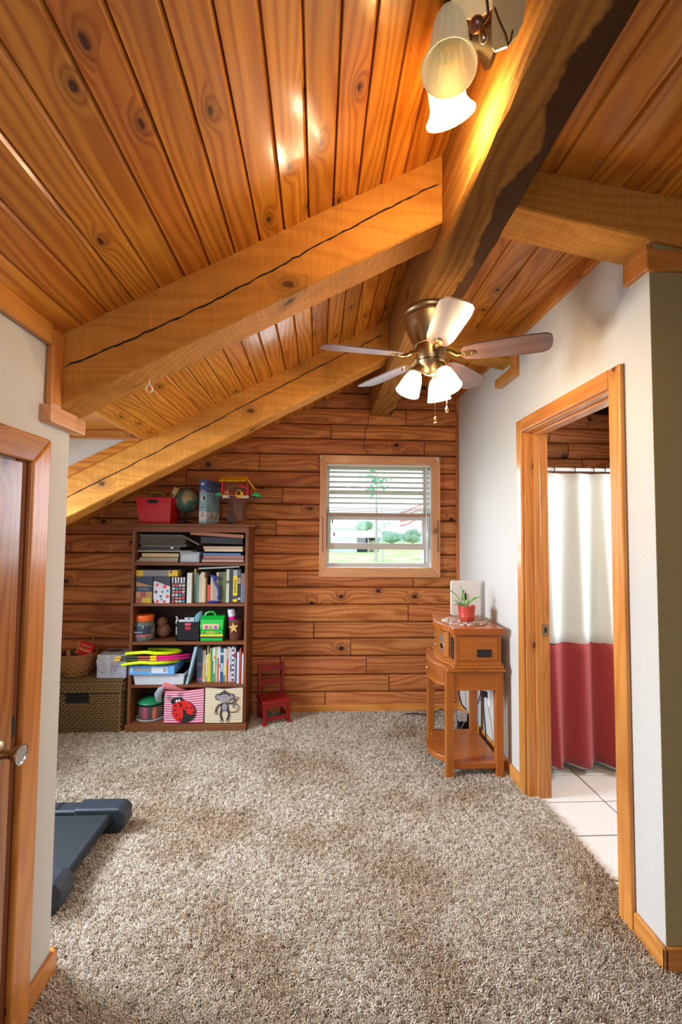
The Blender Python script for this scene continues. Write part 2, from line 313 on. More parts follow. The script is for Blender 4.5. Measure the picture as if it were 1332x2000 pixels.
# doorway 2: casing, jamb, stop, strike plate
d2=struct('door_2',(XR,2.17,0))
bx(XR-.02,XR,DY1+.006,DY1+.072,0,DZ+.082).build('casing',TRIM['z'],d2,bev=.008,seg=3)
bx(XR-.02,XR,DY0-.082,DY0-.006,0,DZ+.082).build('casing',TRIM['z'],d2,bev=.008,seg=3)
bx(XR-.021,XR,DY0-.006,DY1+.006,DZ+.006,DZ+.083).build('head_casing',TRIM['y'],d2,bev=.008,seg=3)
bx(XR-.002,XR+.135,DY1,DY1+.02,0,DZ).build('jamb',TRIM['z'],d2,bev=.002,seg=1)
bx(XR-.002,XR+.135,DY0-.02,DY0,0,DZ).build('jamb',TRIM['z'],d2,bev=.002,seg=1)
bx(XR-.002,XR+.135,DY0,DY1,DZ,DZ+.02).build('head_jamb',TRIM['y'],d2,bev=.002,seg=1)
bx(XR+.05,XR+.085,DY1-.011,DY1,0,DZ-.011).build('door_stop',TRIM['z'],d2,bev=.003)
bx(XR+.05,XR+.085,DY0,DY1,DZ-.011,DZ).build('door_stop',TRIM['y'],d2,bev=.003)
sp=bx(XR+.092,XR+.128,DY1-.002,DY1,.895,.965).build('strike_plate',BRASS,d2,bev=.001)
bx(XR+.104,XR+.116,DY1-.004,DY1-.002,.915,.945).build('latch_hole',BLACK,sp)
bx(XR+.12,XR+.14,DY1+.02,DY1+.09,0,DZ+.08).build('inner_casing',TRIM['z'],d2)
# ------------------------------------------------------------------ beams
def rough_beam():
    m=MB(); ny=90; y0,y1=-1.8,YF
    for k in range(ny): pass
    rings=[]
    for k in range(ny+1):
        y=y0+(y1-y0)*k/ny
        wob=lambda s,a:(math.sin(y*9+s)*.4+math.sin(y*23+s*2)*.3+random.uniform(-.6,.6))*a
        near=max(0,min(1,(2.0-y)/1.2)); c=.006+.012*near
        w0=wob(1,.5*c); w1=wob(4,.8*c)
        pts=[(RX0,2.86),(RX0,2.62),(RX0,RZ+c+w0),(RX0+.5*c,RZ+.35*c+w0*.5),(RX0+c+w0,RZ),(.5,RZ-.001+random.uniform(-.0008,.0008)),(RX1-1.6*c+w1,RZ),(RX1-.6*c,RZ+.5*c+w1*.4),(RX1,RZ+1.8*c+w1),(RX1,2.65),(RX1,2.86)]
        rings.append([(a,y,b) for a,b in pts])
    m.ring(rings); return m
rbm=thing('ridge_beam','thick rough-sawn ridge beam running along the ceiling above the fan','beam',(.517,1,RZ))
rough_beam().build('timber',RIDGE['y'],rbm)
def crack(pts,wid,Y,parent,name='crack'):
    m=MB(); v=[]; n=len(pts)
    for i,(x,z) in enumerate(pts):
        h=wid*(.45+.55*abs(math.sin(i*1.7+1)))*(1 if 0<i<n-1 else .1)
        v+=[(x,Y-.0022,z-h),(x,Y-.0022,z+h)]
    m.add(v,[(2*i,2*i+2,2*i+3,2*i+1) for i in range(n-1)]); m.add([(a,b+.002,c) for a,b,c in v],[(2*i,2*i+1,2*i+3,2*i+2) for i in range(n-1)])
    return m.build(name,DARKJ,parent)
def rafterL(name,label,Y0,Y1,x0,cr):
    t=thing(name,label,'beam',(-.2,(Y0+Y1)/2,2.2),'rafters')
    N=40; rings=[]
    for k in range(N+1):
        x=x0+(RX0-.002-x0)*k/N; j=lambda:random.uniform(-.0015,.0015); e=.006
        zt=zl(x)+.004; zb=zl(x)-.24
        rings.append([(x,Y0+j(),zt),(x,Y0+j()*.6,zb+e+j()),(x,Y0+e+j(),zb+j()),(x,Y1-e+j(),zb+j()),(x,Y1,zb+e+j()),(x,Y1,zt)])
    MB().ring(rings).build('timber',BEAM['x'],t)
    pts=[]
    for i in range(60):
        f=i/59; x=x0+.02+(RX0-x0-.03)*f
        zz=zl(x)-cr-.018*math.sin(f*5)+random.uniform(-.003,.003); pts.append((x,zz))
    crack(pts,.0036,Y0,t)
    return t
rafterL('rafter','nearest sloping rafter left of the ridge beam, long crack along its face',1.525,1.68,XL+.005,.115)
rafterL('rafter','sloping rafter beyond the nearest one, its low end behind the plaster corner',2.75,2.90,-2.3,.10)
def rafterR(label,Y0,Y1,x1):
    t=thing('rafter',label,'beam',(.9,(Y0+Y1)/2,2.6),'rafters'); N=24; rings=[]
    for k in range(N+1):
        x=RX1+.001+(x1-RX1)*k/N; j=lambda:random.uniform(-.0015,.0015); e=.006; zt=zr(x)+.004; zb=2.765-.19*x
        rings.append([(x,Y0,zt),(x,Y0+j(),zb+e+j()),(x,Y0+e,zb+j()),(x,Y1-e,zb+j()),(x,Y1,zb+e+j()),(x,Y1,zt)])
    MB().ring(rings).build('timber',BEAM['x'],t)
rafterR('dark rafter right of the ridge beam, nearest to the ceiling top corner',1.53,1.70,2.6)
rafterR('short rafter between the ridge beam and the white wall, behind the fan',2.70,2.86,XR-.002)
hk=thing('hook','small white wire hook screwed under the nearest sloping rafter','hook',P(291,757,Y=1.66))
c=P(291,757,Y=1.64); MB().tube([c+Vector((.011*math.cos(a),.004*a/6,.014*math.sin(a)-.002)) for a in [i*.5 for i in range(26)]],.0016,6).build('coil',mat('white_wire',(.8,.75,.65),.3),hk,smooth=True)
bx(c.x-.0015,c.x+.0015,c.y-.002,c.y+.002,c.z+.008,c.z+.03).build('screw',WHITE,hk)
# ------------------------------------------------------------------ carpet
tuft=MB()
for k in range(6):
    a=random.uniform(0,2*PI); r0=random.uniform(0,.004); lean=random.uniform(.3,1.1); b=random.uniform(0,2*PI)
    h=random.uniform(.011,.018); base=Vector((r0*math.cos(a),r0*math.sin(a),-.002)); rg=[]
    for q in range(4):
        f=q/3; p=base+Vector((math.cos(b)*lean*h*f*f,math.sin(b)*lean*h*f*f,h*(f-.25*lean*f*f))); rad=.0019*(1-.35*f)
        rg.append([p+Vector((rad*math.cos(2*PI*s/3+q),rad*math.sin(2*PI*s/3+q),0)) for s in range(3)])
    tuft.ring(rg)
def carpet_mat():
    m,nt,b=newmat('shag_carpet'); N=nt.nodes;L=nt.links
    g=N.new('ShaderNodeNewGeometry'); oi=N.new('ShaderNodeObjectInfo')
    n1=N.new('ShaderNodeTexNoise'); n1.inputs['Scale'].default_value=1.9; n1.inputs['Detail'].default_value=3; L.new(g.outputs['Position'],n1.inputs['Vector'])
    r=N.new('ShaderNodeValToRGB'); cr=r.color_ramp; cr.elements[0].position=0; cr.elements[0].color=(.42,.30,.20,1); cr.elements[1].position=1; cr.elements[1].color=(.87,.78,.66,1)
    for p,c_ in ((.08,(.50,.38,.28)),(.2,(.67,.58,.485)),(.6,(.74,.65,.55))):
        e=cr.elements.new(p); e.color=(*c_,1)
    L.new(oi.outputs['Random'],r.inputs[0])
    r2=N.new('ShaderNodeValToRGB'); r2.color_ramp.elements[0].position=.32; r2.color_ramp.elements[0].color=(.62,.51,.40,1); r2.color_ramp.elements[1].position=.55; r2.color_ramp.elements[1].color=(.87,.855,.83,1)
    L.new(n1.outputs['Fac'],r2.inputs[0])
    mx=N.new('ShaderNodeMix'); mx.data_type='RGBA'; mx.blend_type='MULTIPLY'; mx.inputs[0].default_value=1
    L.new(r.outputs[0],mx.inputs[6]); L.new(r2.outputs[0],mx.inputs[7]); L.new(mx.outputs[2],b.inputs['Base Color']); b.inputs['Roughness'].default_value=.9
    b.inputs['Sheen Weight'].default_value=.03
    return m
CARP=carpet_mat()
to=tuft.build('carpet_tuft',CARP); tm=to.data; COL.objects.unlink(to)
zones=[(-.87,1.19,.55,3.81,1),(-2.2,-.87,1.63,3.81,1),(1.19,1.262,1.76,2.57,1),(1.19,1.9,.7,1.55,1)]
pts=[]
rng=np.random.default_rng(3)
for x0,x1,y0,y1,_ in zones:
    yy=y0
    while yy<y1:
        s=.0088 if yy<2.4 else .0105
        xs=np.arange(x0,x1,s); pts.append(np.stack([xs+rng.uniform(-.004,.004,len(xs)),yy+rng.uniform(-.004,.004,len(xs)),np.zeros(len(xs))],1)); yy+=s
pts=np.concatenate(pts)
cm=bpy.data.meshes.new('carpet_pile'); cm.vertices.add(len(pts)); cm.vertices.foreach_set('co',pts.ravel()); cm.update()
co=bpy.data.objects.new('carpet_pile',cm); COL.objects.link(co)
tag(co,'beige and brown shag carpet pile covering the whole room floor','carpet',kind='stuff')
ng=bpy.data.node_groups.new('shag','GeometryNodeTree'); ng.interface.new_socket('Geometry',in_out='INPUT',socket_type='NodeSocketGeometry'); ng.interface.new_socket('Geometry',in_out='OUTPUT',socket_type='NodeSocketGeometry')
gi=ng.nodes.new('NodeGroupInput'); go=ng.nodes.new('NodeGroupOutput'); m2p=ng.nodes.new('GeometryNodeMeshToPoints'); ip=ng.nodes.new('GeometryNodeInstanceOnPoints')
ob=ng.nodes.new('GeometryNodeObjectInfo'); ob.inputs[0].default_value=to; ob.transform_space='ORIGINAL'
rv=ng.nodes.new('FunctionNodeRandomValue'); rv.data_type='FLOAT_VECTOR'; rv.inputs[0].default_value=(-.35,-.35,0); rv.inputs[1].default_value=(.35,.35,6.28)
rs=ng.nodes.new('FunctionNodeRandomValue'); rs.data_type='FLOAT'; rs.inputs[2].default_value=.75; rs.inputs[3].default_value=1.5
L=ng.links.new
L(gi.outputs[0],m2p.inputs[0]); L(m2p.outputs[0],ip.inputs['Points']); L(ob.outputs['Geometry'],ip.inputs['Instance']); L(rv.outputs[0],ip.inputs['Rotation']); L(rs.outputs[1],ip.inputs['Scale']); L(ip.outputs[0],go.inputs[0])
md=co.modifiers.new('shag','NODES'); md.node_group=ng
# ------------------------------------------------------------------ gable window
w1=struct('window_1',(.51,YF,1.6))
OX0,OX1,OZ0,OZ1=.065,.957,1.188,2.058
def mitre(pts,y0,y1): return MB().prism(pts,y0,y1,'y')
cx0,cx1,cz0,cz1=.008,1.03,1.108,2.131
for nm,pts,ax in (('side_casing',[(cx0,cz0),(OX0,OZ0),(OX0,OZ1),(cx0,cz1)],'z'),('side_casing',[(OX1,OZ0),(cx1,cz0),(cx1,cz1),(OX1,OZ1)],'z'),('head_casing',[(cx0,cz1),(OX0,OZ1),(OX1,OZ1),(cx1,cz1)],'x'),('sill_casing',[(cx0,cz0),(cx1,cz0),(OX1,OZ0),(OX0,OZ0)],'x')):
    mitre(pts,YF-.024,YF+.03).build(nm,WTRIM[ax],w1,bev=.004)
VIN=mat('beige_vinyl',(.52,.48,.42),.4); VING=mat('grey_vinyl',(.5,.53,.56),.4); SUNW=mat('white_vinyl',(.85,.85,.85),.4)
MB().box(OX0-.01,OX0+.002,YF,YF+.12,OZ0-.01,OZ1+.01).box(OX1-.002,OX1+.01,YF,YF+.12,OZ0-.01,OZ1+.01).box(OX0,OX1,YF,YF+.12,OZ0-.01,OZ0+.002).box(OX0,OX1,YF,YF+.12,OZ1-.002,OZ1+.01).build('reveal',SUNW,w1)
f=MB(); yo=YF+.055
f.box(OX0,OX0+.028,yo+.001,yo+.05,OZ0+.035,OZ1-.03).box(OX1-.052,OX1-.018,yo+.001,yo+.05,OZ0+.035,OZ1-.03).box(OX0,OX1,yo,yo+.05,OZ0,OZ0+.035).box(OX0,OX1,yo,yo+.05,OZ1-.03,OZ1)
f.build('window_frame',VIN,w1)
zc=lambda py:P(740,py,Y=YF+.05).z
lo=MB(); a,b=zc(1073),zc(1061)
lo.box(OX0+.01,OX1-.02,yo-.03,yo,zc(1073),zc(1061)).box(OX0+.011,OX0+.04,yo-.029,yo-.001,zc(1061),zc(1016)).box(OX1-.07,OX1-.031,yo-.029,yo-.001,zc(1061),zc(1016)).box(OX0+.01,OX1-.03,yo-.03,yo,zc(1016),zc(1006))
lo.build('raised_lower_sash',VIN,w1)
bx(OX0+.03,OX1-.04,yo+.0,yo+.03,zc(966),zc(958)).build('meeting_rail',VIN,w1,bev=.002)
GL,nt,b_=newmat('window_glass'); N=nt.nodes; tr=N.new('ShaderNodeBsdfTransparent'); gl=N.new('ShaderNodeBsdfGlossy'); gl.inputs['Roughness'].default_value=.02; mx=N.new('ShaderNodeMixShader'); mx.inputs[0].default_value=.06
nt.links.new(tr.outputs[0],mx.inputs[1]); nt.links.new(gl.outputs[0],mx.inputs[2]); nt.links.new(mx.outputs[0],N['Material Output'].inputs[0])
bx(OX0+.04,OX1-.07,yo-.016,yo-.012,zc(1061),zc(1016)).build('pane',GL,w1)
bx(OX0+.03,OX1-.05,yo+.014,yo+.018,zc(958),OZ1-.03).build('pane',GL,w1)
bx(OX0+.012,OX0+.022,yo-.05,yo-.03,zc(1066),zc(1008)).box(OX1-.028,OX1-.02,yo-.05,yo-.03,zc(1100),zc(1010)).build('sash_track',VING,w1)
# blind
bl=thing('window_blind','pale wide-slat blind half raised in the small log-wall window','blind',(.5,YF+.02,2.05))
BW=mat('blind_slat_white',(.62,.60,.56),.45); BT=mat('blind_rail_brown',(.36,.2,.15),.5); yb=YF+.015
bx(OX0+.004,OX1-.008,yb-.012,yb+.028,zc(914),zc(905)).build('headrail',BW,bl,bev=.002)
zz=[zc(p) for p in (918.5,925,934,944,954,964.5,974.5,984.5)]
for z in zz: MB().prism([(yb-.018,z+.007),(yb-.018,z+.0095),(yb+.004,z+.0085),(yb+.022,z-.001),(yb+.022,z-.0035),(yb+.004,z+.006)],OX0+.006,OX1-.012,'x').build('slat',BW,bl)
for i in range(5):
    z=zc(1003-i*2.4); bx(OX0+.006,OX1-.012,yb-.018,yb+.022,z,z+.0035).build('stacked_slat',BW,bl)
bx(OX0+.006,OX1-.012,yb-.02,yb+.024,zc(1008.5),zc(1003.5)).build('bottom_rail',BT,bl,bev=.002)
CG=mat('cord_grey',(.5,.47,.45),.8)
for px in (653,677,801,834): x=P(px,950,Y=yb).x; MB().tube([(x,yb-.02,zc(914)),(x,yb-.02,zc(1004))],.0009,4).build('ladder_cord',CG,bl)
TAS=mat('dark_tassel',(.10,.03,.03),.4)
for px,py in ((649,1018),(652.5,1043)):
    q=P(px,py,Y=yb-.02); MB().tube([(q.x,q.y,zc(914)),(q.x,q.y,q.z)],.0008,4).build('pull_cord',mat('cord_pale',(.6,.55,.5),.8),bl)
    MB().lathe([(.002,.018),(.006,.008),(.007,-.012),(.004,-.016)],q,n=10,cap=True).build('tassel',TAS,bl,smooth=True)
x=P(831,1070,Y=yb).x; MB().tube([(x,yb-.025,zc(914)),(x+.004,yb-.025,zc(1034)),(x+.002,yb-.025,zc(1096))],.0035,6).build('tilt_wand',SUNW,bl,smooth=True)
for px,py,s in ((627,893,'left'),(854,897,'right')):
    q=P(px,py,Y=YF-.026); tag(bx(q.x-.006,q.x+.006,YF-.034,YF-.024,q.z-.012,q.z+.014).build('curtain_bracket',mat('pale_bracket',(.75,.68,.6),.4),bev=.003),f'small pale bracket on the {s} upper corner of the window casing','bracket')
for pa,pb,s in (((630,1009),(630,1078),'left'),((855.5,1016),(855.5,1078),'right')):
    a=P(*pa,Y=YF-.03); b=P(*pb,Y=YF-.03)
    t=thing('hanging_rod',f'thin dark rod hanging on the {s} side casing of the window','rod',a)
    MB().cyl(a,b,.0028,n=8).build('rod',mat('dark_bronze_'+s,(.12,.06,.05),.35,.6),t,smooth=True); MB().sphere((b.x,b.y-.002,b.z),.006).build('rod_tip',CHROME,t,smooth=True)
# cable from the beam end across the casing top
ca=[P(x,y,Y=YF-.012) for x,y in ((720,812),(719,826),(714,842),(711,860),(712,876),(719,886),(727,888),(790,889),(892,893))]
tag(MB().tube(ca,.0022,6).build('cable',BLACK,smooth=True),'thin black cable hanging from the ridge beam end down to the window casing','cable')
# ------------------------------------------------------------------ outside
GZ=-2.7
lawn,nt,b_=newmat('lawn'); N=nt.nodes;L=nt.links; g=N.new('ShaderNodeNewGeometry'); no=N.new('ShaderNodeTexNoise'); no.inputs['Scale'].default_value=.25; no.inputs['Detail'].default_value=6
r=N.new('ShaderNodeValToRGB'); r.color_ramp.elements[0].position=.35; r.color_ramp.elements[0].color=(.26,.42,.12,1); r.color_ramp.elements[1].position=.65; r.color_ramp.elements[1].color=(.62,.66,.36,1)
L.new(g.outputs['Position'],no.inputs['Vector']); L.new(no.outputs['Fac'],r.inputs[0]); L.new(r.outputs[0],b_.inputs['Base Color']); b_.inputs['Roughness'].default_value=1
K(bx(-160,160,4.6,420,GZ-.2,GZ).build('ground',lawn))
def Q(px,py,Y): return P(px,py,Y=Y)
def blob_tree(name,label,px,pyb,pyt,wpx,Y,col,group=None,trunk=True,n=26,zb=None):
    zb=GZ if zb is None else zb
    c=Q(px,pyt,Y); x=c.x; top=c.z; wd=wpx/FPX*Y; h=top-zb
    t=thing(name,label,'tree',(x,Y,zb),group); m=MB()
    rnd=random.Random(px)
    for k in range(n):
        f=rnd.random(); a=rnd.uniform(0,2*PI); rr=wd*.5*math.sqrt(max(.05,1-(2*f-1)**2))*rnd.uniform(.3,.85); s=wd*rnd.uniform(.17,.27)
        m.sphere((x+rr*math.cos(a),Y+rr*math.sin(a),zb+h*.3+(h*.7-s)*f),s,8,6,(1,1,.8))
    m.build('crown',mat(name+'_leaves'+str(px),col,.9,bump=1,bscale=3,var=.5),t,smooth=False)
    if trunk: MB().cyl((x,Y,zb),(x,Y,zb+h*.6),wd*.04,wd*.015,8).build('trunk',mat('bark'+str(px),(.25,.2,.16),.9),t)
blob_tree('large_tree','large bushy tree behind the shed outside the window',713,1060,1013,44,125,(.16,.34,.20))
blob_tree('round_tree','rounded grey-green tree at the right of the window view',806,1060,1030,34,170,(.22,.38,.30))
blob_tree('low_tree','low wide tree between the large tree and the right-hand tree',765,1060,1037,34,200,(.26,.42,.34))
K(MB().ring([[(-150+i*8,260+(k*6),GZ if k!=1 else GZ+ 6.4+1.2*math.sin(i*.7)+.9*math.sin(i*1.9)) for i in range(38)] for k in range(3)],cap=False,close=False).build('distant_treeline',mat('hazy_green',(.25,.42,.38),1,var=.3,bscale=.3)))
# young tree with bare branches
yt=thing('young_tree','slender young tree on the lawn in front of the shed','tree',Q(747,1098,66)); b0=Vector((yt.location.x,66,GZ)); tr=MB(); tr.tube([b0,b0+Vector((.05,0,1.6)),b0+Vector((0,0,3.4)),b0+Vector((.05,0,5.5))],[.12,.09,.06,.02],6)
lf=MB(); rnd=random.Random(4)
for k in range(16):
    z=rnd.uniform(.9,4.6); a=rnd.uniform(0,2*PI); l=rnd.uniform(.6,1.4); tr.tube([b0+Vector((0,0,z)),b0+Vector((l*.6*math.cos(a),l*.6*math.sin(a),z+l*.7)),b0+Vector((l*math.cos(a),l*math.sin(a),z+l*1.5))],[.03,.02,.008],4)
    for q in range(5):
        e=b0+Vector((l*math.cos(a),l*math.sin(a),z+l*1.5))+Vector((rnd.uniform(-.3,.3),rnd.uniform(-.3,.3),rnd.uniform(-.5,.3))); lf.sphere(e,.09,6,4)
tr.build('trunk',mat('young_bark',(.42,.45,.42),.9),yt); lf.build('leaves',mat('young_leaves',(.35,.55,.38),.9),yt)
# upper branches seen through the blind: taller tree nearer
ut=thing('leafy_tree','taller tree whose sparse green leaves show through the blind slats','tree',(Q(735,1000,30).x,30,GZ)); x0=ut.location.x
MB().tube([(x0,30,GZ),(x0+.02,30,3),(x0,30,5.6)],[.11,.07,.02],6).build('trunk',mat('leafy_bark',(.4,.42,.4),.9),ut)
lf=MB()
for k in range(90):
    q=Q(735+rnd.gauss(0,13),938+rnd.gauss(0,14),30+rnd.uniform(-.5,.5)); lf.sphere(q,rnd.uniform(.04,.10),6,4)
lf.build('leaves',mat('leafy_green',(.12,.5,.28),.9),ut)
# shed with firewood
sh=thing('shed','low pale shed with dark open bays on the lawn outside','shed',(Q(700,1078,106).x,106,GZ)); a=Q(647,1078,106).x; b=Q(742,1078,106).x; zt=Q(690,1050,106).z; x1=Q(668,1078,106).x;x2=Q(697,1078,106).x;x3=Q(719,1078,106).x
MB().box(a,x2,106,110,GZ,zt).box(x2,x3+.0,109.8,110,GZ,zt).build('wall',mat('pale_blue_siding',(.55,.66,.74),.8),sh)
for u,v in ((x3-.1,x3+.1),(b-.2,b)): bx(u,v,106,106.3,GZ,zt).build('post',bpy.data.materials['pale_blue_siding'],sh)
MB().prism([(105.4,zt),(110.6,zt),(110.6,zt+.3),(108,zt+1.6),(105.4,zt+.3)],a-.5-(x1-a)*2.2,b+.5,'x').build('roof',mat('pale_metal_roof',(.9,.9,.92),.5),sh)
bx(x2,b,109,109.5,GZ,zt).build('dark_bay',mat('bay_dark',(.05,.08,.11),.9),sh)
fw=MB()
for k in range(110): fw.cyl((x3+.3+rnd.uniform(0,b-x3-.9),107,GZ+.15+rnd.uniform(0,zt-GZ-.8)),(0+x3+.3,108.6,GZ+.5),.16,n=7) if False else fw.sphere((x3+.3+rnd.uniform(0,max(.5,b-x3-.9)),107+rnd.uniform(0,.6),GZ+.15+rnd.uniform(0,zt-GZ-.8)),.17,7,4)
tag(fw.build('firewood_pile',mat('firewood',(.55,.48,.30),.9,var=.6,bscale=2)),'stacked firewood filling the right-hand bay of the shed','firewood',kind='stuff')
# flag on a pole
fp=thing('flagpole','thin grey flagpole standing outside the window','flagpole',(Q(745,1098,40).x,40,GZ)); MB().cyl((fp.location.x,40,GZ),(fp.location.x,40,6.5),.03,n=8).build('pole',mat('pole_grey',(.6,.65,.68),.5),fp)
fl=thing('flag','red and white striped flag corner drooping into the window view','flag',Q(800,1012,38)); FR=mat('flag_red',(.72,.30,.38),.9); FWh=mat('flag_white',(.9,.9,.92),.9)
for k in range(7):
    m=MB(); top=[];bot=[]
    for i in range(13):
        u=i/12; px=781+u*43; base=999+k*4.2-13*u+2*math.sin(u*6); top.append(Q(px,base,38+.2*math.sin(u*7))); bot.append(Q(px,base+4.2,38+.2*math.sin(u*7)))
    vs=top+bot+[v+Vector((0,.02,0)) for v in top]+[v+Vector((0,.02,0)) for v in bot]
    m.add(vs,[(i,i+1,i+14,i+13) for i in range(12)]+[(i+26,i+39,i+40,i+27) for i in range(12)]); m.build('stripe',FR if k%2==0 else FWh,fl)
q=Q(824,1012,38); MB().cyl((q.x,38.1,GZ),(q.x,38.1,q.z+1.2),.04,n=8).build('staff',bpy.data.materials['pole_grey'],fl)
# ------------------------------------------------------------------ left closet door
d1=struct('door_1',(XL,1.0,0)); DT=1.678
MB().prism([(1.390,0),(1.478,0),(1.478,DT+.078),(1.390,DT-.006)],XL,XL+.022,'x').build('casing',TRIM['z'],d1,bev=.007,seg=3)
MB().prism([(.53,DT-.006),(1.389,DT-.006),(1.477,DT+.078),(.45,DT+.078)],XL,XL+.022,'x').build('head_casing',TRIM['y'],d1,bev=.007,seg=3)
bx(XL,XL+.022,.44,.53,0,DT-.008).build('casing',TRIM['z'],d1,bev=.009,seg=3)
sl=bx(XL+.0005,XL+.004,1.345,1.394,0,DT).build('jamb_gap',mat('shadow_gap_wood',(.16,.045,.01),.6),d1)
st=MB().box(XL+.001,XL+.015,1.235,1.352,.01,DT-.012).box(XL+.001,XL+.015,.53,.63,.01,DT-.012)
st.build('stile',DOORW['z'],d1,bev=.003)
MB().box(XL+.001,XL+.015,.63,1.235,DT-.13,DT-.012).box(XL+.001,XL+.015,.63,1.235,.78,.92).box(XL+.001,XL+.015,.63,1.235,.01,.22).build('rail',DOORW['y'],d1,bev=.002)
for z0,z1 in ((.22,.78),(.92,DT-.13)): MB().prism([(.64,z0+.01),(1.225,z0+.01),(1.225,z1-.01),(.64,z1-.01)],XL+.0,XL+.004,'x').build('panel',DOORW['z'],d1); MB().prism([(.70,z0+.07),(1.16,z0+.07),(1.16,z1-.07),(.70,z1-.07)],XL+.0,XL+.012,'x').build('raised_panel',DOORW['z'],d1,bev=.006)
kb=MB().lathe([(.0,0),(.034,0),(.033,.004),(.024,.010),(.013,.013),(.011,.030),(.014,.040),(.024,.052),(.0275,.060),(.0265,.064),(.022,.0655),(.018,.062),(.0,.0605)],(XL+.015,1.295,.866),(1,0,0),28).build('door_knob',BRASS,d1,smooth=True)
MB().lathe([(.0,.0),(.0265,.0),(.027,.002),(.0225,.003),(.018,-.0005),(0,-.001)],(XL+.015+.0635,1.295,.866),(1,0,0),28).build('knob_face',CHROME,kb,smooth=True)
bx(XL+.004,XL+.010,1.356,1.372,.88,.935).build('strike_plate',BLACK,d1)
# ------------------------------------------------------------------ treadmill
tm_=thing('treadmill','black flat treadmill deck lying on the carpet beside the white wall','treadmill',(-1.5,2.15,0))
TG=mat('treadmill_grey_plastic',(.022,.027,.036),.45,bump=.15,bscale=300); TB=mat('treadmill_belt',(.007,.010,.013),.62,bump=.4,bscale=500)
bx(-2.25,-1.0,1.935,2.315,.085,.105).build('belt',TB,tm_,bev=.004)
MB().cyl((-1.0,1.925,.085),(-1.0,2.325,.085),.021,n=18).build('rear_roller',TB,tm_,smooth=True)
bx(-2.25,-1.03,1.93,2.32,.045,.08).build('deck_frame',BLACK,tm_)
for y0,y1 in ((1.845,1.93),(2.32,2.40)):
    bx(-2.25,-1.10,y0,y1,.03,.122).build('side_rail',TG,tm_,bev=.012,seg=3)
    e=.955 if y0<2 else .915
    MB().prism([(-1.16,.012),(-e-.03,.012),(-e,.05),(-e+.0,.105),(-e-.03,.132),(-1.16,.132)],y0-.008,y1+.008,'y').build('end_cap',TG,tm_,bev=.012,seg=3)
for k in range(9): bx(-1.62+k*.045,-1.6+k*.045,2.335,2.39,.1215,.1235).build('grip_rib',BLACK,tm_)
for fx_ in (-1.05,-2.1):
    for fy_ in (1.89,2.36): MB().cyl((fx_,fy_,-.01),(fx_,fy_,.034),.02).build('foot',BLACK,tm_)
# ------------------------------------------------------------------ bathroom beyond the doorway
TW=mat('white_floor_tile',(.80,.78,.74),.18,coat=.3); GR=mat('dark_grout',(.05,.05,.05),.9)
bf=K(bx(1.262,2.95,1.5,3.82,-.08,-.012).build('floor_bathroom',GR))
ys=[1.34,1.66,1.954,2.242,2.522,2.797,3.07]; xs=[1.262,1.605,1.95,2.29,2.63,2.95]
for i in range(len(ys)-1):
    for j in range(len(xs)-1):
        if ys[i+1]<=1.6: continue
        bx(xs[j]+.0045,xs[j+1]-.0045,max(ys[i],1.66)+.0045,ys[i+1]-.0045,-.012,-.001).build('floor_tile',TW,bf,bev=.002,seg=1)
K(bx(2.95,3.05,1.5,3.9,-.1,2.9).build('wall_bathroom_right',PL))
K(bx(XR+.12,2.95,YC+.1,YC+.11,-.1,2.7).build('wall_bathroom_near',PL))
bc=struct('ceiling_bathroom',(2.1,2.7,2.5))
for k in range(16):
    x=XR+.12+k*.112; MB().prism([(x+.001,2.60-.05*0),(x+.111,2.60),(x+.111,2.62),(x+.001,2.62)],1.6,YF,'y').build('ceiling_board',CEIL['y'],bc,bev=.004,seg=1)
# tub and curtain
bt=thing('bathtub','white bathtub with flat apron behind the shower curtain','bathtub',(2.1,3.3,0))
PORC=mat('white_porcelain',(.85,.86,.85),.15,coat=.5)
MB().box(1.33,2.94,2.93,2.96,0,.40).build('apron',PORC,bt,bev=.008)
MB().box(1.33,2.94,2.93,3.02,.38,.42).box(1.33,2.94,3.70,3.79,.38,.42).box(1.33,1.42,2.93,3.79,.38,.42).box(2.85,2.94,2.93,3.79,.38,.42).build('rim',PORC,bt,bev=.01)
MB().box(1.40,2.87,3.0,3.72,.05,.09).box(1.40,1.43,3.0,3.72,.05,.39).box(2.84,2.87,3.0,3.72,.05,.39).box(1.4,2.87,3.0,3.03,.05,.39).box(1.4,2.87,3.69,3.72,.05,.39).build('basin',PORC,bt,bev=.01)
rodz=P(1150,917,Y=2.86).z
tag(MB().cyl((1.312,2.88,rodz),(2.948,2.88,rodz),.0125,n=12).build('curtain_rod',SUNW,smooth=True),'white shower curtain rod spanning the bathroom above the curtain','rod')
sc=thing('shower_curtain','long shower curtain, white above and dark red below','curtain',(2.0,2.86,.06))
CW=mat('curtain_white_cloth',(.74,.80,.78),.85,sheen=.2); CRd=mat('curtain_red_cloth',(.36,.045,.05),.85,sheen=.2)
def curt(z0,z1,m,name,off=0,x0=1.335,x1=2.9,flare=1):
    nx=130;nz=14; rows_=[]
    for k in range(nz+1):
        z=z0+(z1-z0)*k/nz; h=1-(z-.05)/(rodz-.05); r_=[]
        for i in range(nx+1):
            u=i/nx; x=x0+(x1-x0)*u
            ph=u*2*PI*8.2
            y=2.86-.012-off+ (.012+.034*h)*math.sin(ph+.5*math.sin(ph*.5+h)) -.05*h*h*flare*(1+.5*math.sin(u*19))
            xx=x+.03*h*math.sin(ph*.5+1)
            r_.append((xx,y,z+(.012*math.sin(u*14+1)*h if k==0 else 0)))
        rows_.append(r_)
    f=MB().ring(rows_,False,False).build(name,m,sc,smooth=True); s=f.modifiers.new('s','SOLIDIFY'); s.thickness=.002
zs=P(1150,1256,Y=2.83).z
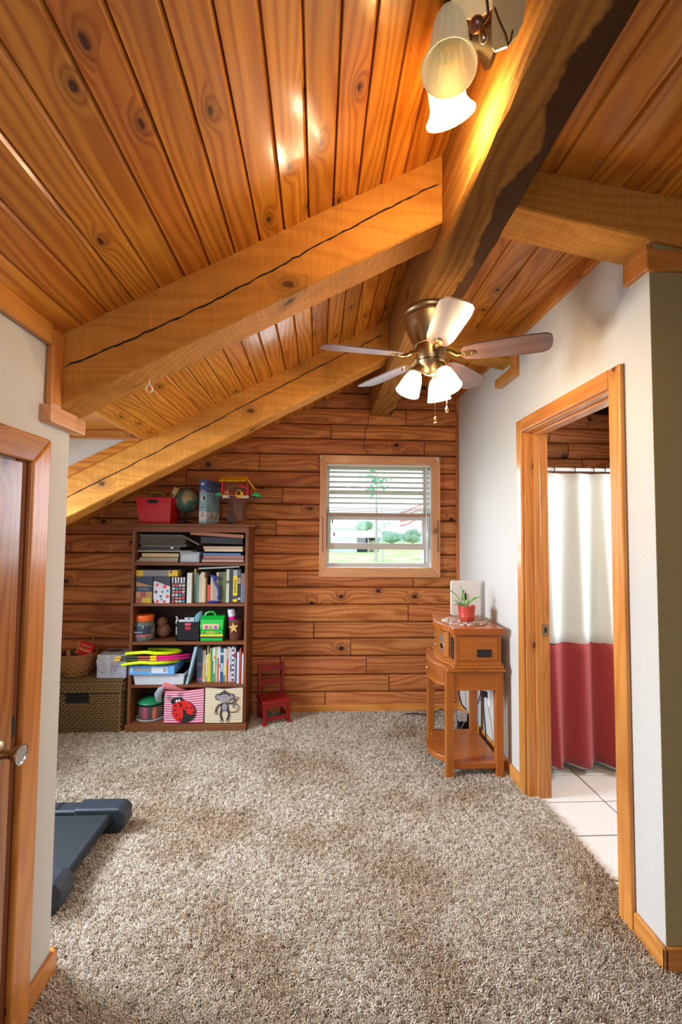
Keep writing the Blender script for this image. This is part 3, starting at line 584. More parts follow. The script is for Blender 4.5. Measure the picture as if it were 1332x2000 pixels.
curt(.055,zs,CRd,'red_panel'); curt(zs,rodz-.03,CW,'white_panel')
curt(.03,.3,mat('clear_liner',(.75,.78,.76),.5),'liner',-.03,flare=.5)
for px in (1083,1123,1160,1182):
    q=P(px,920,Y=2.865); MB().tube([(q.x+.001*math.cos(a),2.88+.019*math.cos(a),rodz-.006+.024*math.sin(a)) for a in [i*2*PI/14 for i in range(15)]],.0028,6).build('ring',mat('dark_ring',(.04,.035,.03),.3,.8) if px==1083 else bpy.data.materials['dark_ring'],sc,smooth=True)
for x in (1.98,2.1,2.25,2.4,2.55,2.7,2.85): MB().tube([(x,2.88+.019*math.cos(a),rodz-.006+.024*math.sin(a)) for a in [i*2*PI/14 for i in range(15)]],.0028,6).build('ring',bpy.data.materials['dark_ring'],sc,smooth=True)
# ------------------------------------------------------------------ wall plates
q=P(1015,1141,X=XR-.003); sw=thing('light_switch','white double light switch plate on the wall beside the doorway','switch',q)
bx(XR-.007,XR,q.y-.05,q.y+.05,q.z-.062,q.z+.062).build('plate',WHITE,sw,bev=.003)
for dy in (-.023,.023): bx(XR-.014,XR-.006,q.y+dy-.008,q.y+dy+.008,q.z-.004,q.z+.016).build('toggle',WHITE,sw,bev=.002)
q=P(953,1362,X=XR-.003); ol=thing('wall_outlet','white wall outlet low behind the wooden table','outlet',q)
bx(XR-.006,XR,q.y-.036,q.y+.036,q.z-.06,q.z+.06).build('plate',WHITE,ol,bev=.003); bx(XR-.009,XR-.005,q.y-.015,q.y+.015,q.z-.045,q.z-.012).build('socket',WHITE,ol,bev=.003); bx(XR-.009,XR-.005,q.y-.015,q.y+.015,q.z+.012,q.z+.045).build('socket',WHITE,ol,bev=.003)
pc=thing('plugged_cable','black power cord hanging from the outlet to the floor behind the table','cord',(XR-.04,q.y,0)); 
bx(XR-.045,XR-.009,q.y-.014,q.y+.014,q.z+.002,q.z+.04).build('plug',BLACK,pc,bev=.006)
MB().tube([(XR-.035,q.y,q.z+.004),(XR-.042,q.y-.02,q.z-.07),(XR-.05,q.y-.07,q.z-.16),(XR-.055,q.y-.1,q.z-.25),(XR-.05,q.y-.12,.03),(XR-.07,q.y-.02,.012),(XR-.05,q.y+.1,.02)],.005,8).build('lead',BLACK,pc,smooth=True)
tag(MB().tube([P(x,y,X=XR-.01) for x,y in ((939,1342),(938,1358),(934,1370),(926,1380))],.0035,6).build('thin_cable',BLACK,smooth=True),'thin black cable running down the wall behind the table','cable')
tag(MB().tube([P(x,y,Y=3.62) for x,y in ((894,1335),(896,1355),(902,1376),(912,1388),(922,1393))]+[Vector((1.13,3.5,.03)),Vector((1.10,3.45,.02))],.005,6).build('heavy_cable',BLACK,smooth=True),'black cable drooping in the corner left of the white wall, behind the table','cable')
tag(MB().tube([(.72,3.72,.02),(.80,3.70,.03),(.9,3.66,.03),(.98,3.60,.10),(1.05,3.56,.06)],.004,6).build('floor_cable',BLACK,smooth=True),'black cable lying along the far baseboard behind the table','cable')
q=P(905,1415,Y=3.42); br=thing('power_strip','black power strip standing on the floor behind the table','power strip',(q.x,3.42,0)); bx(q.x-.045,q.x+.065,3.38,3.44,0,.13).build('body',BLACK,br,bev=.01)
q=P(903,1399,Y=3.36); ch=thing('charger','white square charger with white lead plugged behind the table','charger',(q.x,3.36,.13)); bx(q.x-.032,q.x+.032,3.345,3.378,q.z-.035,q.z+.035).build('body',SUNW,ch,bev=.008,seg=3)
MB().tube([P(x,y,Y=3.35) for x,y in ((895,1392),(889,1399),(880,1412),(884,1424),(895,1426),(902,1420),(908,1408),(911,1400))],.0028,6).build('lead',SUNW,ch,smooth=True)
# ------------------------------------------------------------------ table with music cabinet
tb=thing('console_table','honey wooden console table with bowed front, drawer and lower shelf','table',(.97,3.02,0))
def bow(x0,b,y0,y1,x1,sh=.09,n=16):
    pts=[(x1,y0),(x0,y0),(x0,y0+sh*.75)]
    for i in range(n+1):
        u=i/n; y=y0+sh+(y1-y0-2*sh)*u; k=math.sin(PI*u); pts.append((x0-b*(min(1,k*2.2)*.35+.65*k),y))
    return pts+[(x0,y1-sh*.75),(x0,y1),(x1,y1)]
TY0,TY1=2.765,3.275
for x,y in ((.785,TY0),(1.092,TY0),(.785,TY1-.045),(1.092,TY1-.045)): bx(x,x+.046,y,y+.045,0,.635).build('leg',OAK['z'],tb,bev=.003)
MB().prism(bow(.787,.055,TY0-.012,TY1+.012,1.15),.636,.652,'z').build('table_top',OAK['y'],tb,bev=.005,seg=3)
MB().prism(bow(.80,.052,TY0+.006,TY1-.006,1.135),.53,.636,'z').build('apron',OAK['x'],tb,bev=.001,seg=1)
MB().prism(bow(.797,.057,TY0+.004,TY1-.004,1.137),.522,.534,'z').build('apron_bead',OAK['x'],tb,bev=.003)
dr=MB().prism([(x-.0035,y) for x,y in bow(.80,.052,TY0+.006,TY1-.006,1.0)[3:-3]]+[(.9,TY1-.11),(.9,TY0+.11)],.545,.628,'z').build('drawer',OAK['y'],tb,bev=.001,seg=1)
MB().lathe([(0,0),(.004,0),(.004,.01),(.010,.016),(.009,.022),(0,.025)],(.742,3.02,.588),(-1,0,0),14).build('drawer_knob',BRASS2,dr,smooth=True)
MB().prism(bow(.80,.07,TY0+.01,TY1-.01,1.13),.055,.088,'z').build('lower_shelf',OAK['x'],tb,bev=.003)
mc=thing('music_cabinet','retro wooden music cabinet with bowed front and push buttons on the table','music player',(.97,3.02,.6525))
MB().prism(bow(.828,.045,TY0-.002,TY1-.0,1.142),.6525,.672,'z').prism(bow(.836,.042,TY0+.004,TY1-.006,1.136),.672,.686,'z').build('base_moulding',OAK['y'],mc,bev=.004,seg=3)
MB().prism(bow(.842,.038,TY0+.012,TY1-.012,1.130),.686,.858,'z').build('cabinet',OAK['x'],mc,bev=.002,seg=1)
MB().prism(bow(.828,.05,TY0-.004,TY1+.002,1.146),.858,.897,'z').build('lid',OAK['x'],mc,bev=.004,seg=3)
MB().box(.865,1.108,TY0+.0105,TY0+.013,.700,.846).build('side_panel_groove',mat('groove_brown',(.16,.04,.01),.6),mc)
MB().box(.868,1.105,TY0+.009,TY0+.013,.703,.843).build('side_panel',OAK['x'],mc)
gv=bx(.978,1.068,TY0+.0055,TY0+.0095,.722,.768).build('speaker_grille',BLACK,mc)
for k in range(5): bx(.983,1.063,TY0+.0045,TY0+.0057,.728+k*.008,.731+k*.008).build('grille_slot',mat('grille_dark',(.03,.03,.03),.4) if k==0 else bpy.data.materials['grille_dark'],gv)
dp=MB().prism([(.83,2.868),(.806,2.895),(.796,2.96),(.80,2.965),(.82,2.90),(.84,2.875)],.695,.85,'z').build('front_door',OAK['z'],mc,bev=.001)
da=P(855,1260,Y=2.955);
ds=MB().prism([(.8165,2.884),(.8015,2.915),(.7975,2.945),(.803,2.947),(.81,2.915),(.822,2.887)],.722,.826,'z').build('dial_window',mat('dial_glass',(.12,.15,.2),.12,coat=.5),mc)
MB().lathe([(0,0),(.02,0),(.018,.004),(0,.005)],(.801,2.92,.758),(-.93,-.3,0),18).build('dial',CHROME,ds,smooth=True)
bp=bx(.839,.8425,TY0+.03,TY0+.092,.70,.83).build('button_panel',BLACK,mc)
for i in range(2):
    for k in range(3): MB().lathe([(0,0),(.006,0),(.006,.006),(0,.008)],(.839,TY0+.047+i*.028,.725+k*.03),(-1,0,0),10).build('button',BRASS2,bp,smooth=True)
for z in (.80,.735): MB().lathe([(0,0),(.004,0),(.004,.008),(.009,.014),(.008,.02),(0,.022)],(.801,3.04,z),(-1,0,0),14).build('knob',CHROME,mc,smooth=True)
# doily, pot plant, white panel
dl=thing('lace_doily','cream crocheted oval doily under the red plant pot','doily',(.985,3.0,.8975))
m=MB(); n=72; R_=[]
for r,ri in ((.25,0),(.5,1),(.75,2),(1.0,3)):
    R_.append([(.975+ .155*r*(1+(.03*math.sin(18*2*PI*i/n) if ri==3 else 0))*math.cos(2*PI*i/n),2.99+.15*r*(1+(.03*math.sin(18*2*PI*i/n) if ri==3 else 0))*math.sin(2*PI*i/n),.8975+.002+.0012*math.sin(i*1.1+ri)) for i in range(n)])
LACE,nt,b_=newmat('lace'); N=nt.nodes;L=nt.links; tc=N.new('ShaderNodeTexCoord'); vo=N.new('ShaderNodeTexVoronoi'); vo.inputs['Scale'].default_value=42; rr=N.new('ShaderNodeValToRGB'); rr.color_ramp.elements[0].position=.30; rr.color_ramp.elements[0].color=(.80,.74,.66,1); rr.color_ramp.elements[1].position=.42; rr.color_ramp.elements[1].color=(.30,.14,.08,1)
L.new(tc.outputs['Object'],vo.inputs['Vector']); L.new(vo.outputs['Distance'],rr.inputs[0]); L.new(rr.outputs[0],b_.inputs['Base Color']); b_.inputs['Roughness'].default_value=.9
o=m.ring(R_,True).build('cloth',LACE,dl,smooth=True); s_=o.modifiers.new('s','SOLIDIFY'); s_.thickness=.002
pp=thing('potted_plant','young spider plant in a round terracotta-red plastic pot','plant',(.985,2.99,.902))
POT=mat('red_plastic_pot',(.50,.055,.03),.4); c=(.985,2.99,.902)
MB().lathe([(0,0),(.040,0),(.046,.006),(.050,.028),(.0515,.030),(.0505,.034),(.056,.094),(.058,.094),(.058,.100),(.053,.100),(.05,.085),(0,.085)],c,n=32).build('pot',POT,pp,smooth=True)
MB().lathe([(0,.004),(.045,.003),(.05,0)],(c[0],c[1],c[2]+.084),n=20).build('soil',mat('soil',(.07,.045,.03),1,bump=1,bscale=150),pp)
LF=mat('spider_leaf',(.20,.42,.10),.45,var=.3,bscale=25)
for tip,mid in (((866,1156),(880,1150)),((899,1138),(903,1160)),((942,1171),(925,1165)),((945,1175),(935,1163)),((889,1196),(886,1178)),((893,1183),(892,1176)),((903,1150),(906,1165)),((918,1178),(914,1172)),((884,1175),(893,1173))):
    b=Vector((c[0]-.008,c[1],c[2]+.088)); t=P(*tip,Y=2.97+random.uniform(-.03,.03)); md_=P(*mid,Y=2.98); vs=[];fs=[]; n=9
    for i in range(n+1):
        u=i/n; p=b*(1-u)**2+(md_+(md_-(b+t)/2)*.6)*2*u*(1-u)+t*u*u; wd=.0036*math.sin(PI*min(1,.25+u*.75))*1.1+.0004
        dv=(t-b).normalized(); sd=dv.cross(Vector((0,1,0))).normalized()*wd; sd=sd*.8+Vector((0,wd*.6,0)); vs+=[p-sd,p+Vector((0,-.0015,-.001)),p+sd]
    for i in range(n): fs+=[(3*i,3*i+1,3*i+4,3*i+3),(3*i+1,3*i+2,3*i+5,3*i+4)]
    MB().add(vs,fs).build('leaf',LF,pp,smooth=True)
wp=thing('upright_board','upright white rounded board standing behind the spider plant','board',(1.03,3.2,.8975))
x0,x1=P(880,1160,Y=3.2).x,P(935,1160,Y=3.2).x; z1=P(905,1134,Y=3.2).z; m=[]
for cx_,cz_,a0 in ((x1-.02,z1-.02,0),(x0+.02,z1-.02,90),(x0+.02,.9175,180),(x1-.02,.9175,270)):
    m+=[(cx_+.02*math.cos(R(a0+q*22.5)),cz_+.02*math.sin(R(a0+q*22.5))) for q in range(5)]
MB().prism(m,3.19,3.212,'y').build('body',mat('offwhite_plastic',(.66,.62,.58),.4),wp,bev=.004,seg=3)
for pa,pb in (((904,1153),(905,1172)),((909.5,1159),(909.5,1172))):
    a,b=P(*pa,Y=3.185),P(*pb,Y=3.185); bx(a.x-.006,a.x+.006,3.182,3.191,b.z,a.z).build('slot',BLACK,wp,bev=.002)
# ------------------------------------------------------------------ ceiling fan
FX,FY=.50,2.0
fan=thing('ceiling_fan','brass hugger ceiling fan with five brown blades and three lit glass shades','fan',(FX,FY,RZ))
AB=BRASS
MB().lathe([(0,0),(.128,0),(.130,-.012),(.124,-.022),(.120,-.026),(.121,-.040),(.118,-.046)],(FX,FY,RZ-.001),n=40).build('canopy_ring',AB,fan,smooth=True)
MB().lathe([(.119,-.028),(.121,-.034),(.119,-.046),(.112,-.070),(.100,-.105),(.082,-.140),(.077,-.150),(.079,-.156),(.070,-.160),(0,-.16)],(FX,FY,RZ),n=40).build('motor_housing',AB,fan,smooth=True)
MB().lathe([(.062,-.158),(.066,-.162),(.066,-.205),(.060,-.225),(.064,-.232),(.050,-.262),(.030,-.282),(.012,-.29),(0,-.291)],(FX,FY,RZ),n=36).build('light_kit_hub',AB,fan,smooth=True)
BLD=wood('fan_blade','x',light=(.17,.10,.09),mid=(.095,.045,.045),dark=(.08,.04,.03),rough=.32,coat=.6,knots=0,ring=20,swirl=4,var=.02,contrast=.6,crough=.2)
BZ=RZ-.185
def blade(ang):
    # local frame: x along the blade
    m=MB(); pts=[]
    prof=[(.135,.030),(.15,.046),(.20,.056),(.30,.062),(.42,.066),(.475,.063),(.495,.050),(.503,.028)]
    top=[(x,w_) for x,w_ in prof]+[(.505,0)]+[(x,-w_) for x,w_ in reversed(prof)]
    pit=R(-13); ca,sa=math.cos(ang),math.sin(ang)
    def tr(x,y,z):
        y2=y*math.cos(pit)-z*math.sin(pit); z2=y*math.sin(pit)+z*math.cos(pit)
        return (FX+x*ca-y2*sa, FY+x*sa+y2*ca, BZ-.018+z2)
    n=len(top); vs=[tr(x,y,-.003) for x,y in top]+[tr(x,y,.003) for x,y in top]
    # build in a local object so that the grain follows the blade
    me=bpy.data.meshes.new('blade'); pv=[(x,y*math.cos(pit)-z*math.sin(pit),y*math.sin(pit)+z*math.cos(pit)) for z in (-.003,.003) for x,y in top]
    me.from_pydata(pv,[],[tuple(range(n-1,-1,-1)),tuple(range(n,2*n))]+[(i,(i+1)%n,(i+1)%n+n,i+n) for i in range(n)]); me.materials.append(BLD)
    o=bpy.data.objects.new('blade',me); COL.objects.link(o); o.parent=fan; o.location=(0,0,BZ-.018-RZ); o.rotation_euler=(0,0,ang)
    br=MB(); br.tube([tr(.055,0,.012)[:2]+(BZ+.0,),tr(.085,0,0)[:2]+(BZ-.003,),tr(.115,.006,-.012)[:2]+(BZ-.022,),tr(.145,0,-.008)],[.009,.0085,.008,.007],8)
    m2=[]
    for s_ in range(14):
        a=2*PI*s_/14; m2.append((.165+.030*math.cos(a),.019*math.sin(a)))
    br.add([tr(x,y,-.0085) for x,y in m2]+[tr(x,y,-.0035) for x,y in m2],[tuple(range(13,-1,-1)),tuple(range(14,28))]+[(i,(i+1)%14,(i+1)%14+14,i+14) for i in range(14)])
    for dx in (.15,.18): br.sphere(tr(dx,0,-.009),.004,8,5)
    br.build('blade_arm',BRASS2,fan,smooth=True)
for a in (337,47,121,189,267): blade(R(a))
SHADE,nt,b_=newmat('lit_frosted_glass'); N=nt.nodes;L=nt.links
for nd in list(N):
    if nd.type=='BSDF_PRINCIPLED': N.remove(nd)
def shade_mat(mt,col,em,tfrac):
    nt=mt.node_tree;N=nt.nodes;L=nt.links
    tl=N.new('ShaderNodeBsdfTranslucent'); tl.inputs[0].default_value=(*col,1); df=N.new('ShaderNodeBsdfPrincipled'); df.inputs['Base Color'].default_value=(*col,1); df.inputs['Roughness'].default_value=.25
    tp=N.new('ShaderNodeBsdfTransparent'); tp.inputs[0].default_value=(1,.97,.92,1); e=N.new('ShaderNodeEmission'); e.inputs[0].default_value=(*col,1); e.inputs[1].default_value=em
    a=N.new('ShaderNodeMixShader'); a.inputs[0].default_value=.3; L.new(df.outputs[0],a.inputs[1]); L.new(tl.outputs[0],a.inputs[2])
    b=N.new('ShaderNodeMixShader'); b.inputs[0].default_value=tfrac; L.new(a.outputs[0],b.inputs[1]); L.new(tp.outputs[0],b.inputs[2])
    s=N.new('ShaderNodeAddShader'); L.new(b.outputs[0],s.inputs[0]); L.new(e.outputs[0],s.inputs[1]); L.new(s.outputs[0],N['Material Output'].inputs[0])
shade_mat(SHADE,(1,.93,.82),.20,.42)
BULB=mat('lit_bulb',(1,.93,.82),.5,emit=4)
for a in (187,302,55):
    ar=R(a); d=Vector((math.cos(ar)*.42,math.sin(ar)*.42,-1)).normalized()
    nk=Vector((FX+.062*math.cos(ar),FY+.062*math.sin(ar),RZ-.262))
    h=MB().lathe([(.0,-.015),(.014,-.012),(.020,0),(.026,.012),(.0265,.026),(.022,.030)],nk,d,20).build('socket_cup',AB,fan,smooth=True)
    s=MB().lathe([(.024,.022),(.032,.034),(.041,.058),(.047,.086),(.052,.110),(.056,.124)],nk,d,28).build('glass_shade',SHADE,fan,smooth=True)
    o=s.modifiers.new('s','SOLIDIFY'); o.thickness=.003
    MB().sphere(nk+d*.075,.022,12,8).build('bulb',BULB,s,smooth=True)
    point('fan_bulb_light',nk+d*.135,4.6,WARM,.022)
    point('fan_bulb_glow',nk+d*.045,7.5,WARM,.012)
for (x,y),zt,zb in (((.505,1.945),RZ-.25,P(842,822,Y=1.95).z),((.560,1.955),RZ-.20,P(873,800,Y=1.95).z)):
    MB().tube([(x,y,zt),(x,y,zb)],.0013,5).build('pull_chain',BRASS2,fan)
    MB().lathe([(.0015,.018),(.005,.010),(.0078,-.002),(.006,-.010),(0,-.013)],(x,y,zb),n=12).build('chain_pull',BRASS2,fan,smooth=True)
# ------------------------------------------------------------------ lamp at the near beam
nl=thing('glass_shade_lamp','scrolled metal lamp with three large ribbed glass shades hanging near the ridge beam','lamp',(RX0-.01,1.02,2.66))
SH2,nt,b_=newmat('cream_glass'); 
for nd in list(nt.nodes):
    if nd.type=='BSDF_PRINCIPLED': nt.nodes.remove(nd)
shade_mat(SH2,(.84,.78,.56),.07,.04)
SHL,nt,b_=newmat('cream_glass_lit'); 
for nd in list(nt.nodes):
    if nd.type=='BSDF_PRINCIPLED': nt.nodes.remove(nd)
shade_mat(SHL,(.85,.76,.52),.06,.36)
DM=mat('dark_pewter',(.16,.14,.11),.3,.9)
def tulip(rim,d,mt,L_=.135,bulbm=None):
    d=Vector(d).normalized(); c=Vector(rim)-d*L_; n=64; rings=[]
    u=d.orthogonal().normalized(); w_=d.cross(u)
    for r,h,rib in ((.014,0,0),(.026,.006,0),(.035,.025,.6),(.041,.055,1),(.043,.085,1),(.045,.108,.7),(.054,.124,.0),(.0635,.135,0),(.0635,.138,0)):
        rings.append([c+d*(h*L_/.135)+(u*math.cos(2*PI*i/n)+w_*math.sin(2*PI*i/n))*(r+.0018*rib*(1 if i%4<2 else -1)) for i in range(n)])
    o=MB().ring(rings,False).build('glass_shade',mt,nl,smooth=True); s=o.modifiers.new('s','SOLIDIFY'); s.thickness=.0035
    MB().lathe([(.0,-.035),(.012,-.03),(.018,-.012),(.020,.006),(.016,.012)],c,d,18).build('socket_cup',DM,nl,smooth=True)
    MB().lathe([(.012,.01),(.018,.03),(.027,.055),(.029,.075),(.022,.093),(.0,.101)],c,d,18).build('bulb',bulbm,o,smooth=True)
    return c,d
UB=mat('unlit_bulb',(.9,.85,.6),.3)
A=P(877,133,Y=.98); cA,dA=tulip(A,(-.05,-.14,-.98),SH2,.165,UB)
B=P(880,228,Y=1.10); cB,dB=tulip(B,(.30,.30,-.9),SHL,.135,BULB)
C=P(936,-38,Y=.93); cC,dC=tulip(C,(.10,-.25,-.9),SH2,.135,UB)
point('near_bulb_light',cB+dB*.155,8,(1,.70,.32),.03)
point('near_bulb_inside',cB+dB*.08,7,(1,.72,.36),.02)
hubp=Vector((RX0-.06,1.06,2.70))
for c,d in ((cA,dA),(cB,dB),(cC,dC)):
    c=Vector(c); MB().tube([hubp,(hubp*.6+c*.4)+Vector((0,0,.01)),c-d*.05,c-d*.02],.006,8).build('arm',DM,nl,smooth=True)
MB().lathe([(0,0),(.05,0),(.052,.01),(.03,.03),(.015,.06),(0,.065)],(RX0+.001,1.06,2.70),(-1,0,0),24).build('back_plate',DM,nl,smooth=True)
# leaf ornament, teardrop and hook
LFM=mat('leaf_pale_green_metal',(.62,.60,.38),.45,0,coat=.2)
lv=[P(x,y,Y=.94-.09*(x-960)/70) for x,y in ((972,-30),(1003,-30),(1030,-10),(1022,40),(1008,70),(990,90),(966,99),(961,92),(960,45),(962,0))]
n=len(lv); MB().add([v for v in lv]+[v+Vector((.002,.004,0)) for v in lv],[tuple(range(n)),tuple(range(2*n-1,n-1,-1))]+[(i,i+n,(i+1)%n+n,(i+1)%n) for i in range(n)]).build('leaf_ornament',LFM,nl)
MB().tube([P(x,y,Y=.865) for x,y in ((966,15),(975,40),(987,66),(993,88),(997,80),(1001,60))],.0022,6).build('hook',DM,nl,smooth=True)
q=P(943,70,Y=.90); MB().lathe([(.001,.03),(.004,.02),(.0085,.0),(.009,-.008),(.005,-.015),(0,-.017)],q,(-.2,0,1),14).build('teardrop',CHROME,nl,smooth=True)
MB().tube([q+Vector((-.003,0,.025)),P(954,30,Y=.90),P(950,-10,Y=.90)],.003,6).build('scroll',DM,nl,smooth=True)
q=P(931,48,Y=.93); MB().sphere(q,.016,14,9).build('finial',mat('finial_copper',(.3,.14,.1),.3,.8),nl,smooth=True)
# ------------------------------------------------------------------ bookcase
BY=3.47; X0,X1=-1.385,-.525
xz=lambda px,py,Y=BY:P(px,py,Y=Y)
bk=thing('bookcase','tall brown wooden bookcase with five shelves against the log wall','bookcase',((X0+X1)/2,3.63,0))
for a,b in ((X0,X0+.022),(X1-.022,X1)): bx(a,b,BY,3.79,0,1.512).build('side_panel',CASEW['z'],bk,bev=.002)
bx(X0-.045,X1+.05,BY-.025,3.80,1.512,1.535).build('top_board',CASEW['x'],bk,bev=.006)
bx(X0+.02,X1-.02,BY+.004,BY+.02,1.47,1.512).build('top_rail',CASEW['x'],bk)
bx(X0+.01,X1-.01,3.785,3.795,.02,1.51).build('back_panel',mat('case_back_dark',(.045,.018,.01),.7),bk)
SHZ=[.07,.345,.657,.940,1.243]
for z in SHZ[1:]: bx(X0+.021,X1-.021,BY+.003,3.785,z-.022,z).build('shelf',CASEW['x'],bk,bev=.001,seg=1)
bx(X0+.021,X1-.021,BY+.003,3.785,.05,.07).build('shelf',CASEW['x'],bk)
bx(X0-.01,X1+.01,BY-.014,BY+.006,0,.062).build('plinth',CASEW['x'],bk,bev=.004)
bx(X1-.0,X1+.01,BY-.014,3.79,0,.062).build('plinth_side',CASEW['y'],bk,bev=.003)
PAPER=mat('page_edges',(.50,.43,.32),.9); PAPG=mat('grey_page_edges',(.12,.11,.10),.9)
_mc={}
def cm_(c,r=.5):
    k=(tuple(c),r)
    if k not in _mc: _mc[k]=mat('cover_%d'%len(_mc),c,r,coat=.15)
    return _mc[k]
def book_up(label,group,x0,x1,z0,z1,y0,dep,col,bands=(),lean=0,name='book',cat='book'):
    """upright book, spine to the room: two covers, spine and a page block"""
    t=thing(name,label,cat,((x0+x1)/2,y0+dep/2,z0),group); th=min(.0025,(x1-x0)*.16)
    sh=lambda z:lean*(z-z0)
    m=MB()
    def lb(a,b,c_,d_,e,f,mi=0):
        return m.add([(x+sh(z),y,z) for z in (e,f) for x,y in ((a,c_),(b,c_),(b,d_),(a,d_))],[(3,2,1,0),(4,5,6,7),(0,1,5,4),(1,2,6,5),(2,3,7,6),(3,0,4,7)],mi)
    lb(x0,x1,y0,y0+th,z0,z1); lb(x0,x0+th,y0+th,y0+dep,z0,z1); lb(x1-th,x1,y0+th,y0+dep,z0,z1); m.build('cover',cm_(col),t)
    m=MB(); m.add([(x+sh(z),y,z) for z in (z0+.003,z1-.004) for x,y in ((x0+th,y0+th),(x1-th,y0+th),(x1-th,y0+dep-.003),(x0+th,y0+dep-.003))],[(3,2,1,0),(4,5,6,7),(0,1,5,4),(1,2,6,5),(2,3,7,6),(3,0,4,7)]); m.build('pages',PAPER,t)
    for f0,f1,c2 in bands:
        a,b=z0+(z1-z0)*f0,z0+(z1-z0)*f1; m=MB(); m.add([(x+sh(z),y,z) for z in (a,b) for x,y in ((x0+.0006,y0-.0007),(x1-.0006,y0-.0007),(x1-.0006,y0+.001),(x0+.0006,y0+.001))],[(3,2,1,0),(4,5,6,7),(0,1,5,4),(1,2,6,5),(2,3,7,6),(3,0,4,7)]); m.build('spine_band',cm_(c2),t)
    return t
def flat(name,label,cat,group,px0,px1,pyt,pyb,Y,dep,col,edge=None,tilt=0,pages=True):
    a=P(px0,pyb,Y=Y);b=P(px1,pyt,Y=Y); x0,x1,z0,z1=a.x,b.x,a.z,b.z
    t=thing(name,label,cat,((x0+x1)/2,Y+dep/2,z0),group); th=min(.002,(z1-z0)*.25)
    def lb(m,a_,b_,c_,d_,e,f): return m.add([(x,y,z+tilt*(x-x0)) for z in (e,f) for x,y in ((a_,c_),(b_,c_),(b_,d_),(a_,d_))],[(3,2,1,0),(4,5,6,7),(0,1,5,4),(1,2,6,5),(2,3,7,6),(3,0,4,7)])
    m=MB(); lb(m,x0,x1,Y,Y+dep,z0,z0+th); lb(m,x0,x1,Y,Y+dep,z1-th,z1); 
    if pages: m.build('cover',cm_(col),t); m=MB(); lb(m,x0+.004,x1-.004,Y+.003,Y+dep-.003,z0+th,z1-th); m.build('pages',edge or PAPER,t)
    else: lb(m,x0,x1,Y,Y+dep,z0+th,z1-th); m.build('cover',cm_(col),t)
    return t
# --- top shelf: stacks lying flat
G1='magazines and folders in the left stack on the top shelf'; G2='folders and pads in the right stack on the top shelf'
g=[(.36,.35,.32),(.42,.40,.37),(.30,.29,.27)]
ordn=['topmost','second','third','fourth','fifth','sixth','seventh','eighth','ninth','tenth','eleventh','twelfth','thirteenth','fourteenth','fifteenth','sixteenth','seventeenth','eighteenth','nineteenth','twentieth','twenty-first','twenty-second','twenty-third','twenty-fourth']
for k in range(8):
    flat('magazine','grey magazine in the top-shelf left stack, %s from the top'%(ordn[k] if k else 'first'),'magazine','grey magazines stacked on the top shelf',272+(k*7%5),358+(k*5%6),1045+k*2.75,1047.6+k*2.75,3.52,.23,[(.42,.41,.38),(.5,.48,.44),(.36,.35,.33)][k%3],PAPG)
flat('book','black book with a white sticker under the grey magazines','book',G1,271,352,1068,1075,3.52,.22,(.012,.012,.014),pages=False)
q=P(336,1070,Y=3.519); bx(q.x-.010,q.x+.010,3.5175,3.521,q.z-.006,q.z+.007).build('sticker',WHITE,bpy.data.objects['book'])
flat('clipboard','thin tan board between the black book and the cream folders','board',G1,268,375,1075.6,1077.4,3.515,.24,(.45,.36,.25))
flat('folder','thick cream folder in the lower left stack of the top shelf','folder',G1,277,349,1081,1087.5,3.52,.22,(.60,.48,.28),pages=False)
flat('folder','thin dark-edged folder below the thick cream folder','folder',G1,274,349,1088,1090,3.52,.22,(.12,.10,.08),pages=False)
flat('folder','slim cream folder second from the bottom of the left stack','folder',G1,272,348,1090.4,1093,3.52,.22,(.55,.45,.30),pages=False)
flat('folder','tan folder at the very bottom of the left stack, touching the shelf','folder',G1,266,347,1094,1097.2,3.51,.25,(.45,.34,.22),pages=False)
bb=thing('grey_box','small pale grey printed box between the two stacks on the top shelf','box',P(370,1098,Y=3.50)); a=P(351,1098,Y=3.50);b=P(390,1078.5,Y=3.50)
a.z=SHZ[4]+.0005; bx(a.x+.003,b.x-.003,3.50,3.66,a.z,b.z-.012).build('body',cm_((.36,.40,.46)),bb,bev=.002); bx(a.x,b.x,3.497,3.663,b.z-.013,b.z).build('lid',cm_((.30,.38,.43)),bb,bev=.002)
bx(a.x+.012,b.x-.02,3.498,3.5005,a.z+.012,b.z-.020).build('print',cm_((.48,.48,.54)),bb)
rr=[('ledger','brown bound book tilted at the top right of the top shelf','book',1042,1047.5,3.49,(.36,.13,.07),-.055,372,476),('album','black album lying under the tilted brown book','book',1052,1064,3.52,(.015,.012,.018),-.02,392,474)]
for nm,lb_,ct,t0,t1,Y,c,tl,pa,pb in rr: flat(nm,lb_,ct,G2,pa,pb,t0-3,t1-3,Y,.22,c,tilt=tl,pages=False)
flat('folder','tan folder just under the black album in the right stack','folder',G2,397,474,1067.5,1071.5,3.51,.22,(.50,.36,.22),pages=False)
flat('folder','cream folder, second down in the right stack','folder',G2,399,474,1072.5,1077,3.51,.22,(.62,.50,.35),pages=False)
flat('folder','bright blue folder in the right stack of the top shelf','folder',G2,396,470,1080.8,1084,3.50,.22,(.05,.20,.50),pages=False)
flat('folder','reddish-brown folder right beneath the blue folder','folder',G2,397,476,1085,1090,3.505,.22,(.34,.16,.12),pages=False)
flat('folder','dark red-brown folder second from the bottom, right stack','folder',G2,395,476,1090.5,1093.5,3.51,.22,(.24,.10,.08),pages=False)
flat('folder','pale pinkish folder at the bottom of the right stack','folder',G2,394,476,1094,1097.4,3.50,.22,(.50,.30,.22),pages=False)
